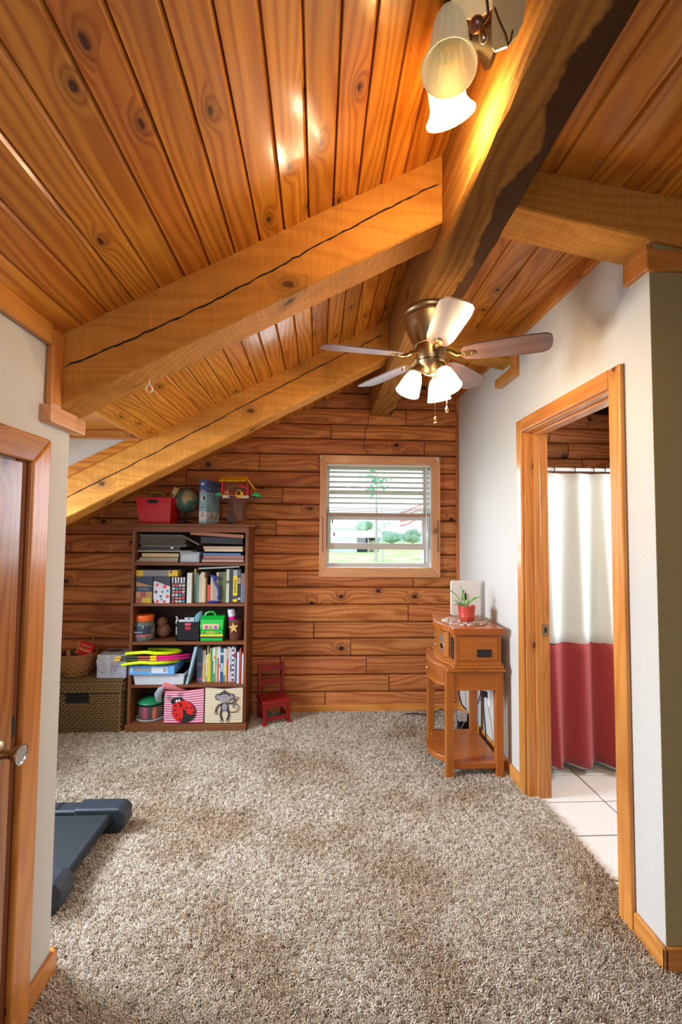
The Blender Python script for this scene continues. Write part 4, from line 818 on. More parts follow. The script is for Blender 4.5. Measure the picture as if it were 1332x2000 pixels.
pg=thing('loose_card','white card leaning diagonally between the two stacks on the top shelf','card',P(375,1060,Y=3.5)); a,b=P(361,1049,Y=3.53),P(388,1064,Y=3.53); MB().add([a,b,b+Vector((0,.12,0)),a+Vector((0,.12,0)),a-Vector((0,0,.003)),b-Vector((0,0,.003)),b+Vector((0,.12,-.003)),a+Vector((0,.12,-.003))],[(0,1,2,3),(7,6,5,4),(0,4,5,1),(1,5,6,2),(2,6,7,3),(3,7,4,0)]).build('card',cm_((.6,.6,.62)),pg)
# --- second shelf
S2=SHZ[3]+.0005
def pbox(name,label,cat,px0,px1,pyt,Y,dep,z0,col,group=None):
    a=P(px0,1150,Y=Y);b=P(px1,pyt,Y=Y); t=thing(name,label,cat,((a.x+b.x)/2,Y+dep/2,z0),group)
    bx(a.x,b.x,Y,Y+dep,z0,b.z).build('body',cm_(col),t,bev=.001,seg=1); return t,a.x,b.x,b.z
NAVY=cm_((.015,.035,.085)); KR=cm_((.42,.22,.08))
t,x0,x1,z1=pbox('magazine_holder','kraft magazine holder with navy slanted top and red, yellow blocks','magazine holder',265.5,298,1126,3.485,.22,S2,(.42,.22,.08),'magazine holders on the second shelf')
h=z1-S2; yy=3.4842
def pz(poly,m,nm='print',y=yy,th=.0012,par=None): return MB().prism(poly,y-th,y+.0005,'y').build(nm,m,par or t)
fx=lambda u:x0+(x1-x0)*u; fz=lambda v:S2+h*v
pz([(fx(0),fz(1)),(fx(1),fz(1)),(fx(1),fz(.63)),(fx(0),fz(.82))],NAVY); pz([(fx(0),fz(.43)),(fx(1),fz(.43)),(fx(1),fz(.62)),(fx(0),fz(.62))],NAVY)
pz([(fx(.30),fz(.22)),(fx(.62),fz(.22)),(fx(.62),fz(.42)),(fx(.30),fz(.42))],cm_((.36,.07,.07))); pz([(fx(0),fz(0)),(fx(.34),fz(0)),(fx(.34),fz(.2)),(fx(0),fz(.2))],cm_((.36,.07,.08))); pz([(fx(.4),fz(.0)),(fx(.96),fz(0)),(fx(.96),fz(.2)),(fx(.4),fz(.2))],cm_((.50,.38,.03)))
LG=cm_((.55,.62,.70)); text('E L H A I',.024,LG,t,(fx(.5),yy-.0022,fz(.525)),sx=.78)
t,x0,x1,z1=pbox('magazine_holder','dark magazine holder with pink and white floral print','magazine holder',300,333,1126,3.485,.22,S2,(.03,.035,.055),'magazine holders on the second shelf'); h=z1-S2
pz([(fx(0),fz(.82)),(fx(.12),fz(.82)),(fx(.97),fz(.63)),(fx(1),fz(.6)),(fx(1),fz(0)),(fx(.1),fz(0)),(fx(0),fz(.15))],cm_((.62,.62,.66)))
for u,v,r_,c in ((.22,.68,.13,(.75,.05,.08)),(.68,.62,.18,(.75,.06,.09)),(.85,.25,.16,(.7,.08,.1)),(.25,.06,.14,(.72,.05,.07)),(.68,.05,.14,(.72,.05,.07)),(.15,.42,.13,(.05,.04,.06)),(.55,.42,.09,(.06,.08,.1)),(.45,.25,.13,(.04,.2,.26)),(.85,.45,.12,(.06,.25,.3)),(.5,.13,.08,(.02,.05,.12))):
    pz([(fx(u)+r_*.085*math.cos(q*PI/4)*(1.2 if q%2 else .8),max(S2,fz(v)+r_*.085*math.sin(q*PI/4)*(.8 if q%2 else 1.1))) for q in range(8)],cm_(c),'flower_print',yy-.001)
t,x0,x1,z1=pbox('magazine_holder','black magazine holder with zebra top and rows of colored hearts','magazine holder',334.5,363,1127,3.485,.22,S2,(.02,.02,.025),'magazine holders on the second shelf'); h=z1-S2
for k in range(5): u=.04+k*.2; pz([(fx(u),fz(.99)),(fx(u+.10),fz(.99)),(fx(u+.07+.05*(k%2)),fz(.76)),(fx(u+.02),fz(.76))],cm_((.65,.63,.6)),'stripe_print')
hc=[(.7,.02,.07),(.5,.2,.2),(.03,.28,.3),(.7,.45,.42),(.75,.1,.04),(.35,.05,.1),(.5,.6,.5)]
for i in range(4):
    for k in range(6):
        u=.16+i*.235;v=.06+k*.122; s_=.0105; cx_,cz_=fx(u),fz(v)
        pz([(cx_,max(S2,cz_-s_)),(cx_+s_,cz_+s_*.1),(cx_+s_*.9,cz_+s_*.8),(cx_,cz_+s_*.6),(cx_-s_*.9,cz_+s_*.8),(cx_-s_,cz_+s_*.1)],cm_(hc[(i*3+k*5)%7]),'heart_print')
t=flat('magazine_pack','yellow and grey boxed magazines lying on top of the three magazine holders','magazine',None,266,347,1114,1125.6,3.50,.20,(.22,.22,.23),pages=False)
a=P(266,1125.6,Y=3.499);b=P(280,1114,Y=3.499);bx(a.x-.0005,b.x,3.498,3.6,a.z-.0005,b.z+.0005).build('yellow_end',cm_((.72,.45,.02)),t)
a=P(329,1125.6,Y=3.499);b=P(347,1114,Y=3.499);bx(a.x,b.x+.0005,3.498,3.6,a.z-.0005,b.z+.0005).build('yellow_end',cm_((.72,.45,.02)),t)
a=P(332,1119,Y=3.499);b=P(336,1114.5,Y=3.499);bx(a.x,b.x,3.497,3.499,a.z,b.z).build('badge',cm_((.08,.08,.09)),t)
book_up('white hardcover beside the heart-patterned magazine holder','books on the second shelf',P(365,1150,Y=3.485).x,P(374,1150,Y=3.485).x,S2,P(365,1119,Y=3.485).z,3.485,.2,(.60,.58,.52))
GB='books on the second shelf'
B2=[(375.5,378.5,1127,(.03,.03,.035),'black narrow book at the right of the white hardcover'),(378.8,382.2,1111,(.42,.26,.08),'tall tan book standing beyond the black narrow one'),(382.4,386.6,1119.5,(.10,.36,.36),'teal-spined book on the second shelf'),(387,389.2,1124,(.30,.28,.22),'olive-grey thin book right of the teal book'),(389.4,392,1121,(.55,.47,.36),'pale cream book, first of the cream group'),(392.2,395,1117,(.62,.47,.32),'taller cream book in the middle of the cream group'),(395.2,398.8,1118,(.66,.52,.36),'wide cream book ending the cream group'),(399,401.8,1128,(.62,.38,.12),'ochre-yellow book before the red one'),(402,405,1128,(.06,.02,.02),'dark maroon book left of the red book'),(405.2,410.5,1142,(.62,.05,.02),'short bright red book left of the blue lamp'),(411,417.5,1127,(.50,.36,.26),'tan pinkish book behind the blue lamp head'),(418,422,1129,(.44,.32,.24),'brown-beige book partly hidden by the blue lamp stem'),(422.3,427,1118,(.58,.42,.28),'beige book just right of the lamp stem'),(427.3,434,1117,(.07,.08,.04),'dark olive book right of the blue lamp'),(434.3,441,1117,(.12,.14,.05),'thick moss-green book on the second shelf'),(441.5,447.5,1112,(.48,.50,.38),'pale sage book with a dark mark'),(448,454.5,1111,(.03,.03,.055),'wide navy-black book left of the yellow spine'),(455,463.5,1113,(.74,.55,.02),'thick yellow-spined book with black lettering'),(464,470,1111,(.03,.03,.03),'black book with grey bands right of the yellow one'),(470.4,474.4,1120,(.20,.19,.24),'grey-violet slim book second from the right'),(474.6,479,1119,(.10,.17,.28),'blue-brown book at the right end of the second shelf')]
for i,(a,b,top,c,lb_) in enumerate(B2):
    q0=P(a,1150,Y=3.52).x;q1=P(b,1150,Y=3.52).x;zt=P(a,top,Y=3.52).z; bands=[]
    if 'yellow-spined' in lb_: bands=[(0,.02,(.02,.02,.02)),(.10,.21,(.05,.05,.06)),(.82,1.0,(.35,.35,.36))]
    if 'black book with grey' in lb_: bands=[(.62,.74,(.40,.22,.14)),(.57,.60,(.6,.58,.5)),(.08,.14,(.5,.5,.45)),(.8,.95,(.1,.11,.13))]
    if 'sage' in lb_: bands=[(.58,.66,(.1,.1,.06))]
    if 'blue-brown' in lb_: bands=[(.6,1,(.36,.12,.06))]
    if 'tall tan' in lb_: bands=[(0,.55,(.16,.14,.06))]
    t=book_up(lb_,GB,q0,q1-.0004,S2,zt,3.52,.19,c,bands)
    if 'yellow-spined' in lb_: text('EASTER RISING',.021,cm_((.03,.025,.01)),t,((q0+q1)/2,3.518,S2+(zt-S2)*.5),rot=(R(90),R(-90),0),sx=.72)
BBm=flat('picture_book','slate-blue flat book lying tilted across the second-shelf book tops','book',None,387,468,1109.3,1112,3.51,.2,(.20,.30,.36),tilt=.05)
BLm=mat('glossy_blue',(.015,.04,.28),.25,coat=.6)
lp=thing('book_lamp','small glossy blue clip-on reading lamp standing in front of the books','lamp',P(417,1176,Y=3.50)); lp.location.z=S2
q=P(417,1173,Y=3.50); MB().sphere((q.x,3.50,S2+.008),.05,16,8,(1,.42,.18)).build('base',BLm,lp,smooth=True)
MB().tube([P(x,y,Y=3.50) for x,y in ((426,1171),(427.5,1160),(426,1149),(421,1139),(417,1130))],[.012,.011,.010,.009,.009],10).build('stem',BLm,lp,smooth=True)
MB().tube([P(x,y,Y=3.50) for x,y in ((411,1123),(419,1127),(426,1132))],[.008,.013,.010],10).build('head',BLm,lp,smooth=True)
# --- third shelf
S3=SHZ[2]+.0005
q=P(282,1252,Y=3.56); j=thing('plastic_jar','clear plastic jar with orange lid and dark label holding odds and ends','jar',(q.x,3.56,S3)); r_=.073
JG=mat('clear_green_plastic',(.75,.85,.82),.08,trans=.85,ior=1.25)
zt=P(282,1211,Y=3.56).z; MB().lathe([(0,.001),(r_*.95,.001),(r_,.008),(r_,zt-S3-.03),(r_*.85,zt-S3-.006),(r_*.8,zt-S3)],(q.x,3.56,S3),n=28).build('jar_body',JG,j,smooth=True)
MB().lathe([(0,.0),(.064,0),(.066,.004),(.066,.04),(.062,.045),(0,.045)],(q.x,3.56,zt-.002),n=32).build('lid',mat('orange_lid',(.85,.13,.01),.4),j,smooth=True,label='orange screw lid')
lbv=[];n=14
for z in (S3+.035,zt-.035):
    for i in range(n+1): a=R(200+i*9); lbv.append((q.x+(r_+.001)*math.cos(a),3.56+(r_+.001)*math.sin(a),z))
lab=MB().add(lbv,[(i,i+1,i+n+2,i+n+1) for i in range(n)]).build('label',mat('label_navy',(.035,.05,.08),.5),j,smooth=True)
text('Anytime',.017,cm_((.7,.7,.72)),lab,(q.x-.02,3.56-r_-.0015,S3+.066)); text('7',.035,cm_((.7,.68,.6)),lab,(q.x+.012,3.56-r_-.0015,S3+.10))
lbv=[]
for z in (S3+.03,S3+.042):
    for i in range(n+1): a=R(200+i*9); lbv.append((q.x+(r_+.0018)*math.cos(a),3.56+(r_+.0018)*math.sin(a),z+i*.0006))
MB().add(lbv,[(i,i+1,i+n+2,i+n+1) for i in range(n)]).build('label_stripe',cm_((.55,.12,.12)),lab,smooth=True)
m=MB()
for k in range(26): a=random.uniform(0,2*PI);rr_=random.uniform(0,.05); m.sphere((q.x+rr_*math.cos(a),3.56+rr_*math.sin(a),S3+.012+random.uniform(0,.06)),random.uniform(.008,.014),7,5,(1,1,random.uniform(.4,1)))
ct=tag(m.build('jar_contents',mat('odds_and_ends',(.55,.42,.28),.5,var=.7,bscale=60)),'small beads and trinkets filling the orange-lidded jar','trinkets',kind='stuff')
q=P(320,1235,Y=3.62); t=thing('soft_toy','brown rounded soft ball toy in the shadow beside the orange-lidded jar','toy',(q.x,3.62,S3))
BRW=mat('brown_plush',(.16,.065,.03),.95,bump=.8,bscale=120)
MB().sphere((q.x,3.62,S3+.055),.058,16,10,(1,.8,.95)).build('body',BRW,t,smooth=True); MB().sphere((q.x-.012,3.615,S3+.118),.042,14,9).build('head',BRW,t,smooth=True)
bxx=thing('black_bin','black fabric bin with red tag standing in the middle of the third shelf','bin',(P(367,1200,Y=3.5).x,3.58,S3)); a=P(345,1200,Y=3.50).x;b=P(391,1215,Y=3.50)
m=MB(); zt=b.z; m.box(a,b.x,3.50,3.506,S3,zt).box(a,b.x,3.70,3.706,S3,zt).box(a,a+.006,3.50,3.706,S3,zt).box(b.x-.006,b.x,3.50,3.706,S3,zt).box(a,b.x,3.5,3.706,S3,S3+.006)
m.build('body',BLACKC,bxx); 
for p0,p1,c in (((361,1222),(373,1217),(.62,.05,.09)),((361.5,1230),(372,1224),(.42,.02,.04))): u=P(*p0,Y=3.498);v=P(*p1,Y=3.498); bx(u.x,v.x,3.4975,3.5005,u.z,v.z).build('tag',cm_(c),bxx)
u=P(343,1240,Y=3.497);v=P(345.5,1224,Y=3.497); bx(u.x,v.x+.001,3.4965,3.50,u.z,v.z).build('side_strip',cm_((.25,.25,.26)),bxx)
t=thing('white_card','white blister card with a hanging slot sticking out of the black bin','card',P(368,1215,Y=3.52)); u=P(360,1224,Y=3.53);v=P(379,1206,Y=3.53); bx(u.x,v.x,3.53,3.534,u.z,v.z).build('card',cm_((.45,.50,.56)),t); c=P(369,1209,Y=3.529); MB().prism([(c.x-.015,c.z),(c.x+.015,c.z),(c.x,c.z+.008)],3.5288,3.5305,'y').build('slot',BLACK,t)
t=thing('wrench','white paper packet poking out at the left of the black bin','packet',P(350,1213,Y=3.53)); MB().tube([P(x,y,Y=3.525) for x,y in ((346,1221),(345,1214),(347,1208),(344,1204))],[.006,.009,.006,.008],8).build('packet',cm_((.55,.54,.5)),t,smooth=True); u=P(349,1216,Y=3.53);v=P(361,1210,Y=3.53); bx(u.x,v.x,3.528,3.532,u.z-.01,v.z).build('flap',cm_((.6,.58,.54)),t)
t.name='paper_packet'
t=thing('mitten','light blue knitted mitten sticking up out of the black bin','mitten',P(388,1214,Y=3.56)); c=P(388,1206,Y=3.56); MB().tube([P(383,1218,Y=3.56),P(386,1210,Y=3.56),P(390,1202,Y=3.57),P(394,1194,Y=3.58)],[.026,.032,.028,.010],14).build('cloth',mat('blue_knit',(.16,.34,.42),.95,bump=.8,bscale=200),t,smooth=True)
# green toy box
GRN=mat('green_toy_plastic',(.005,.42,.035),.35,coat=.3)
gb=thing('green_toy_box','bright green plastic toy carry box with handle and yellow stripe','toy box',(P(412,1200,Y=3.49).x,3.57,S3)); a=P(391,1252,Y=3.49);b=P(435,1232,Y=3.49); Zp=lambda py,Y=3.49:P(412,py,Y=Y).z
bx(a.x,b.x,3.492,3.64,S3,Zp(1231)).build('body',GRN,gb,bev=.004)
MB().prism([(3.49,Zp(1231)),(3.488,Zp(1225)),(3.505,Zp(1211)),(3.54,Zp(1205)),(3.60,Zp(1205)),(3.63,Zp(1211)),(3.644,Zp(1225)),(3.642,Zp(1231))],a.x-.004,b.x+.004,'x').build('lid',GRN,gb,bev=.005)
MB().tube([(P(400,1230,Y=3.56).x,3.56,Zp(1206)),(P(402,1230,Y=3.56).x,3.56,Zp(1201)),(P(408,1230,Y=3.56).x,3.56,Zp(1198)),(P(417,1230,Y=3.56).x,3.56,Zp(1198.5)),(P(422,1230,Y=3.56).x,3.56,Zp(1206))],.008,8).build('handle',GRN,gb,smooth=True)
for p0,p1,c in ((1243,1239,(.66,.52,.01)),(1246.5,1243.5,(.02,.03,.02))): bx(a.x-.001,b.x+.001,3.4905,3.50,Zp(p0),Zp(p1)).build('stripe',cm_(c),gb)
# slanted printed panel on the lid
def onlid(px0,px1,p0,p1,c,nm):
    u0,u1=P(px0,1230,Y=3.49).x,P(px1,1230,Y=3.49).x; ya=lambda p:3.488+(1225-p)/14*.017-.0012; m=MB()
    vs=[(u0,ya(p0),Zp(p0)),(u1,ya(p0),Zp(p0)),(u1,ya(p1),Zp(p1)),(u0,ya(p1),Zp(p1))]; m.add(vs+[(x,y-.001,z) for x,y,z in vs],[(3,2,1,0),(4,5,6,7),(0,1,5,4),(1,2,6,5),(2,3,7,6),(3,0,4,7)]); return m.build(nm,cm_(c),gb)
onlid(396,427,1228.5,1219,(.66,.42,.22),'window_print'); 
for u,c in ((400,(.36,.04,.22)),(408,(.10,.35,.10)),(418,(.22,.05,.33))): MB().lathe([(0,0),(.013,0),(.013,.001),(0,.001)],(P(u+3,1230,Y=3.487).x,3.4855,Zp(1225)),(0,-1,.2),12).build('figure_print',cm_(c),gb)
for u in (397.5,427): MB().lathe([(0,0),(.007,0),(.006,.004),(0,.005)],(P(u,1230,Y=3.49).x,3.4905,Zp(1236)),(0,-1,0),12).build('red_lamp',cm_((.75,.03,.03)),gb)
MB().prism([(P(402,1230,Y=3.49).x,Zp(1237)),(P(421,1230,Y=3.49).x,Zp(1237)),(P(419,1230,Y=3.49).x,Zp(1233.5)),(P(411,1230,Y=3.49).x,Zp(1232)),(P(404,1230,Y=3.49).x,Zp(1233.5))],3.4885,3.4925,'y').build('grille_print',cm_((.40,.36,.03)),gb)
# star pot
q=P(460,1247,Y=3.55); sp_=thing('star_pot','brown tin pot with a large tan star on its front','pot',(q.x,3.55,S3)); SB=mat('brown_tin',(.12,.035,.02),.6,bump=.3,bscale=80); zt=P(460,1208,Y=3.55).z
MB().lathe([(0,0),(.040,0),(.046,.01),(.056,zt-S3),(.053,zt-S3),(.044,.012),(0,.012)],(q.x,3.55,S3),n=28).build('body',SB,sp_,smooth=True)
st=[];c=P(456,1226,Y=3.49)
for i in range(10): r2=.038 if i%2==0 else .016; a=R(98+i*36); st.append((c.x+r2*math.cos(a),c.z+r2*1.15*math.sin(a)))
MB().prism(st,3.486,3.490,'y').build('star',mat('tan_star',(.62,.36,.10),.5),sp_,label='tan five-pointed star')
q=P(455,1207,Y=3.55); cu=thing('small_can','white and magenta can with a black top leaning in the star pot','can',(q.x,3.55,zt-.03)); d=Vector((-.18,0,1)).normalized(); base=Vector((q.x+.004,3.545,zt-.035))
MB().lathe([(0,0),(.026,0),(.026,.058),(0,.058)],base,d,24).build('magenta_band',mat('magenta_band',(.62,.0,.25),.4),cu,smooth=True); MB().lathe([(.0265,.056),(.0268,.058),(.0268,.118),(.0,.118)],base,d,24).build('white_body',mat('white_can',(.62,.62,.64),.4),cu,smooth=True); MB().lathe([(.027,.110),(.028,.112),(.028,.122),(.024,.124),(0,.122)],base,d,24).build('top_cap',BLACK,cu,smooth=True)
# --- fourth shelf
S4=SHZ[1]+.0005
tr_=thing('white_tray','white plastic tray holding the blue game box and hoops','tray',(P(312,1300,Y=3.47).x,3.58,S4)); a=P(263,1332,Y=3.462);b=P(361,1315,Y=3.462)
MB().add([(a.x,3.468,S4),(b.x-.012,3.468,S4),(b.x-.012,3.72,S4),(a.x,3.72,S4),(a.x-.010,3.45,b.z),(b.x,3.45,b.z),(b.x,3.74,b.z),(a.x-.01,3.74,b.z)],[(3,2,1,0),(4,5,6,7),(0,1,5,4),(1,2,6,5),(2,3,7,6),(3,0,4,7)]).build('tray_body',mat('tray_white',(.62,.64,.68),.4),tr_,bev=.004)
bx(a.x-.018,b.x+.006,3.442,3.748,b.z-.004,b.z).build('rim',bpy.data.materials['tray_white'],tr_,bev=.002); TRZ=b.z
gx=thing('game_box','light blue board game box with orange lettering on the white tray','game box',(P(300,1300,Y=3.43).x,3.53,TRZ)); a=P(252,1316,Y=3.425);b=P(340,1300,Y=3.425)
bx(a.x,b.x,3.425,3.66,TRZ,b.z-.003).build('box_bottom',cm_((.10,.30,.62)),gx,bev=.001); bx(a.x-.0015,b.x+.0015,3.4235,3.662,TRZ+.006,b.z).build('box_lid',cm_((.12,.36,.72)),gx,bev=.001)
bx(a.x+.16,b.x-.045,3.422,3.424,TRZ+.014,b.z-.010).build('white_label',cm_((.66,.70,.75)),gx)
ORG=cm_((.85,.42,.10)); text('POP-n-HOP',.040,ORG,gx,(a.x+.100,3.4225,(TRZ+b.z)/2+.003),sx=.55,ext=.001)
bx(a.x+.008,a.x+.030,3.422,3.424,TRZ+.018,b.z-.012).build('logo_print',cm_((.45,.58,.70)),gx)
for k in range(5): bx(b.x-.075+k*.005,b.x-.0725+k*.005,3.4215,3.4235,TRZ+.02,b.z-.016).build('bar_print',cm_((.1,.15,.25)),gx)
GZ_=b.z
LIME=mat('lime_foam',(.62,.78,.0),.45); PINK=mat('hot_pink_tube',(.85,.01,.22),.4); RB=mat('brown_red_foam',(.35,.07,.03),.6); YEL=mat('yellow_coupling',(.82,.48,.0),.45); DGN=mat('dark_green_tube',(.03,.05,.015),.5)
def hoop(label,pyA,pts_,r,m,cat='hoop'):
    t=thing('foam_hoop',label,cat,pts_[0],'toy hoops and tubes lying on the fourth shelf'); MB().tube(pts_,r,10).build('tube',m,t,smooth=True); return t
h1=[P(x,y,Y=Y) for x,y,Y in ((246,1277,3.42),(262,1275.5,3.40),(285,1274,3.39),(305,1276,3.39),(325,1276,3.41),(345,1274,3.46),(353,1271,3.54),(345,1269,3.62),(320,1268,3.66),(290,1268,3.67))]
hoop('upper lime-green foam ring lying across the fourth shelf, open ends to the left',0,h1,.0125,LIME)
h2=[P(x,y,Y=Y) for x,y,Y in ((238,1299,3.39),(255,1296,3.38),(275,1294,3.37),(300,1295.5,3.37),(325,1294,3.40),(342,1291,3.46),(350,1289.5,3.54),(343,1288,3.62),(318,1287,3.66))]
hoop('lower lime-green foam ring resting on the blue game box',0,h2,.0115,LIME)
for k,py in enumerate((1283.5,1289)):
    t=thing('segmented_hoop','%s hot pink tube with yellow couplings between the lime rings'%('upper','lower')[k],'hoop',P(230,py,Y=3.38),'toy hoops and tubes lying on the fourth shelf')
    L1=lambda x,y,Y=3.385:P(x,y+ (py-1283.5),Y=Y)
    MB().tube([L1(226+(-2*k),1284-(0 if k==0 else -.4)),L1(237-2*k,1283.8)],.0088,10).build('yellow_coupling',YEL,t,smooth=True)
    MB().tube([L1(237-2*k,1283.8),L1(270,1283.5)],.0082,10).build('dark_tube',DGN,t,smooth=True)
    MB().tube([L1(270,1283.5),L1(295,1283.5)],.0084,10).build('red_brown_tube',RB,t,smooth=True)
    MB().tube([L1(294,1283.5),L1(306,1283.3)],.0098,10).build('yellow_coupling',YEL,t,smooth=True)
    MB().tube([L1(306,1283.3),L1(325,1283,3.40),L1(345,1281,3.43),L1(362,1279,3.50),L1(371,1278,3.58)],.0082,10).build('pink_tube',PINK,t,smooth=True)
# leaning pale book
t=book_up('pale blue picture book leaning diagonally in the middle of the fourth shelf','books on the fourth shelf',P(361.5,1330,Y=3.47).x,P(366.5,1330,Y=3.47).x,S4,P(378,1264,Y=3.47).z,3.475,.24,(.30,.42,.52),[(0,.03,(.2,.4,.6))],lean=.225)
B4=[(384.5,395,1266,(.075,.11,.20),[(.05,.1,(.5,.1,.2)),(.5,.56,(.3,.2,.25))],'wide navy-blue book at the left end of the upright row'),(395.4,401.5,1270,(.55,.47,.30),[(.1,.55,(.60,.36,.10))],'cream book with an ochre block'),(402,404.6,1279,(.62,.60,.52),[(0,.2,(.2,.35,.08))],'white book with a green foot'),(404.8,406.6,1261,(.62,.52,.10),[(.7,1,(.6,.55,.45))],'tallest yellow-topped thin book'),(406.8,409.4,1276,(.75,.60,.02),[],'bright yellow thin picture book'),(409.6,412,1265,(.55,.42,.08),[(.6,1,(.35,.36,.1))],'mustard thin book after the bright yellow one'),(412.2,414.4,1265,(.05,.22,.05),[],'dark green thin book'),(414.6,417,1265,(.66,.62,.60),[(0,.62,(.03,.32,.10))],'white-topped book with green lower spine'),(417.2,420,1264,(.68,.66,.64),[(.66,.74,(.75,.2,.05)),(0,.25,(.02,.35,.15))],'white book with orange dot'),(420.2,422.4,1264,(.25,.40,.10),[(.5,.66,(.02,.38,.2))],'leaf-green thin book'),(422.6,424.6,1263,(.66,.50,.36),[],'salmon thin book'),(424.8,427.4,1263,(.62,.60,.62),[(0,.68,(.75,.03,.02))],'white-topped book with bright red spine'),(427.6,430.4,1263,(.58,.56,.58),[(.4,.5,(.4,.2,.2))],'grey-white book right of the bright red spine'),(430.6,436.4,1266,(.02,.10,.20),[(.8,.86,(.6,.6,.6)),(.3,.55,(.3,.45,.55))],'thick teal-blue book in the middle of the upright row'),(436.6,440,1266,(.62,.56,.46),[(0,.2,(.1,.2,.3))],'ivory book right of the thick teal-blue one'),(440.2,443,1267,(.62,.50,.35),[(0,.5,(.72,.55,.03))],'peach book with yellow lower half'),(443.2,445.6,1263,(.48,.03,.03),[(.65,1,(.5,.35,.3))],'dark red slim book'),(445.8,449,1263,(.58,.50,.50),[],'pinkish white slim book'),(449.2,452.4,1265,(.46,.48,.50),[(.6,.72,(.2,.5,.42)),(.3,.5,(.1,.18,.2))],'grey book with a mint band'),(452.6,456.8,1263,(.60,.60,.62),[(.02+.14*k,.08+.14*k,(.32,.01,.03)) for k in range(7)],'book with maroon and white checked spine'),(457,460.4,1265,(.34,.36,.40),[(.7,.85,(.45,.02,.03))],'grey book with a red square near the top')]
for i,(a,b,top,c,bands,lb_) in enumerate(B4):
    q0=P(a,1300,Y=3.53).x;q1=P(b,1300,Y=3.53).x; book_up(lb_+' on the fourth shelf','books on the fourth shelf',q0,q1-.0004,S4,P(a,top,Y=3.53).z,3.53,.2,c,bands)
for a,b,top,c,bands,lb_,Y in ((462.5,467,1274,(.24,.32,.50),[(0,1,(.55,.58,.66))],'pale blue-white book pulled forward near the right end of the fourth shelf',3.485),(467.6,470.6,1267,(.52,.05,.03),[(.55,.95,(.4,.08,.05))],'red book pulled forward near the right end of the fourth shelf',3.485),(472,477,1274,(.62,.62,.64),[(.93,1,(.5,.05,.04))],'white book with a red top, last at the right of the fourth shelf',3.485)):
    book_up(lb_,'books on the fourth shelf',P(a,1300,Y=Y).x,P(b,1300,Y=Y).x,S4,P(a,top,Y=Y).z,Y,.2,c,bands)
# --- bottom shelf
S5=.0705
q=P(295,1405,Y=3.60); jr=thing('toy_jar','clear jar with green lid holding small toy bowling pins','jar',(q.x,3.60,S5)); rj=.095; zj=P(295,1372,Y=3.6).z
CJ=mat('clear_jar_plastic',(.9,.93,.93),.05,trans=.92,ior=1.15)
MB().lathe([(0,.001),(rj,.001),(rj+.008,.004),(rj,.010),(rj,zj-S5-.01),(rj*.9,zj-S5)],(q.x,3.6,S5),n=32).build('jar_body',CJ,jr,smooth=True)
MB().lathe([(rj+.012,.0),(rj+.016,.004),(rj+.012,.009),(rj+.004,.006)],(q.x,3.6,S5),n=32).build('jar_foot',mat('jar_foot_grey',(.4,.45,.46),.2),jr,smooth=True)
MB().lathe([(rj*.95,0),(rj*1.05,.004),(rj*1.0,.014),(rj*.7,.028),(0,.034)],(q.x,3.6,zj+.01),n=32).build('lid',mat('green_lid',(.02,.28,.10),.4),jr,smooth=True,label='domed green lid')
MB().lathe([(rj*.9,-.008),(rj*.97,-.002),(rj*.97,.012),(rj*.9,.014)],(q.x,3.6,zj),n=32).build('lid_band',BLACK,jr,smooth=True)
for k,(dx,dy,c,nm) in enumerate((( -.055,.0,(.55,.01,.01),'red'),(-.022,-.052,(.62,.02,.12),'crimson'),(.042,-.045,(.85,.14,.02),'orange'),(.03,.045,(.5,.45,.3),'cream'))):
    t=thing('toy_pin','%s toy bowling pin inside the green-lidded jar'%nm,'toy pin',(q.x+dx,3.6+dy,S5+.004),'toy pins in the green-lidded jar'); MB().lathe([(0,0),(.017,0),(.021,.02),(.023,.045),(.015,.075),(.010,.092),(.014,.105),(.0,.118)],(q.x+dx,3.6+dy,S5+.004),n=14).build('pin_body',mat('pin_'+nm,c,.35),t,smooth=True); MB().lathe([(.0105,.088),(.012,.090),(.0105,.095)],(q.x+dx,3.6+dy,S5+.004),n=14).build('pin_collar',mat('pin_collar_'+nm,[min(1,v+.35) for v in c],.4),t,smooth=True)
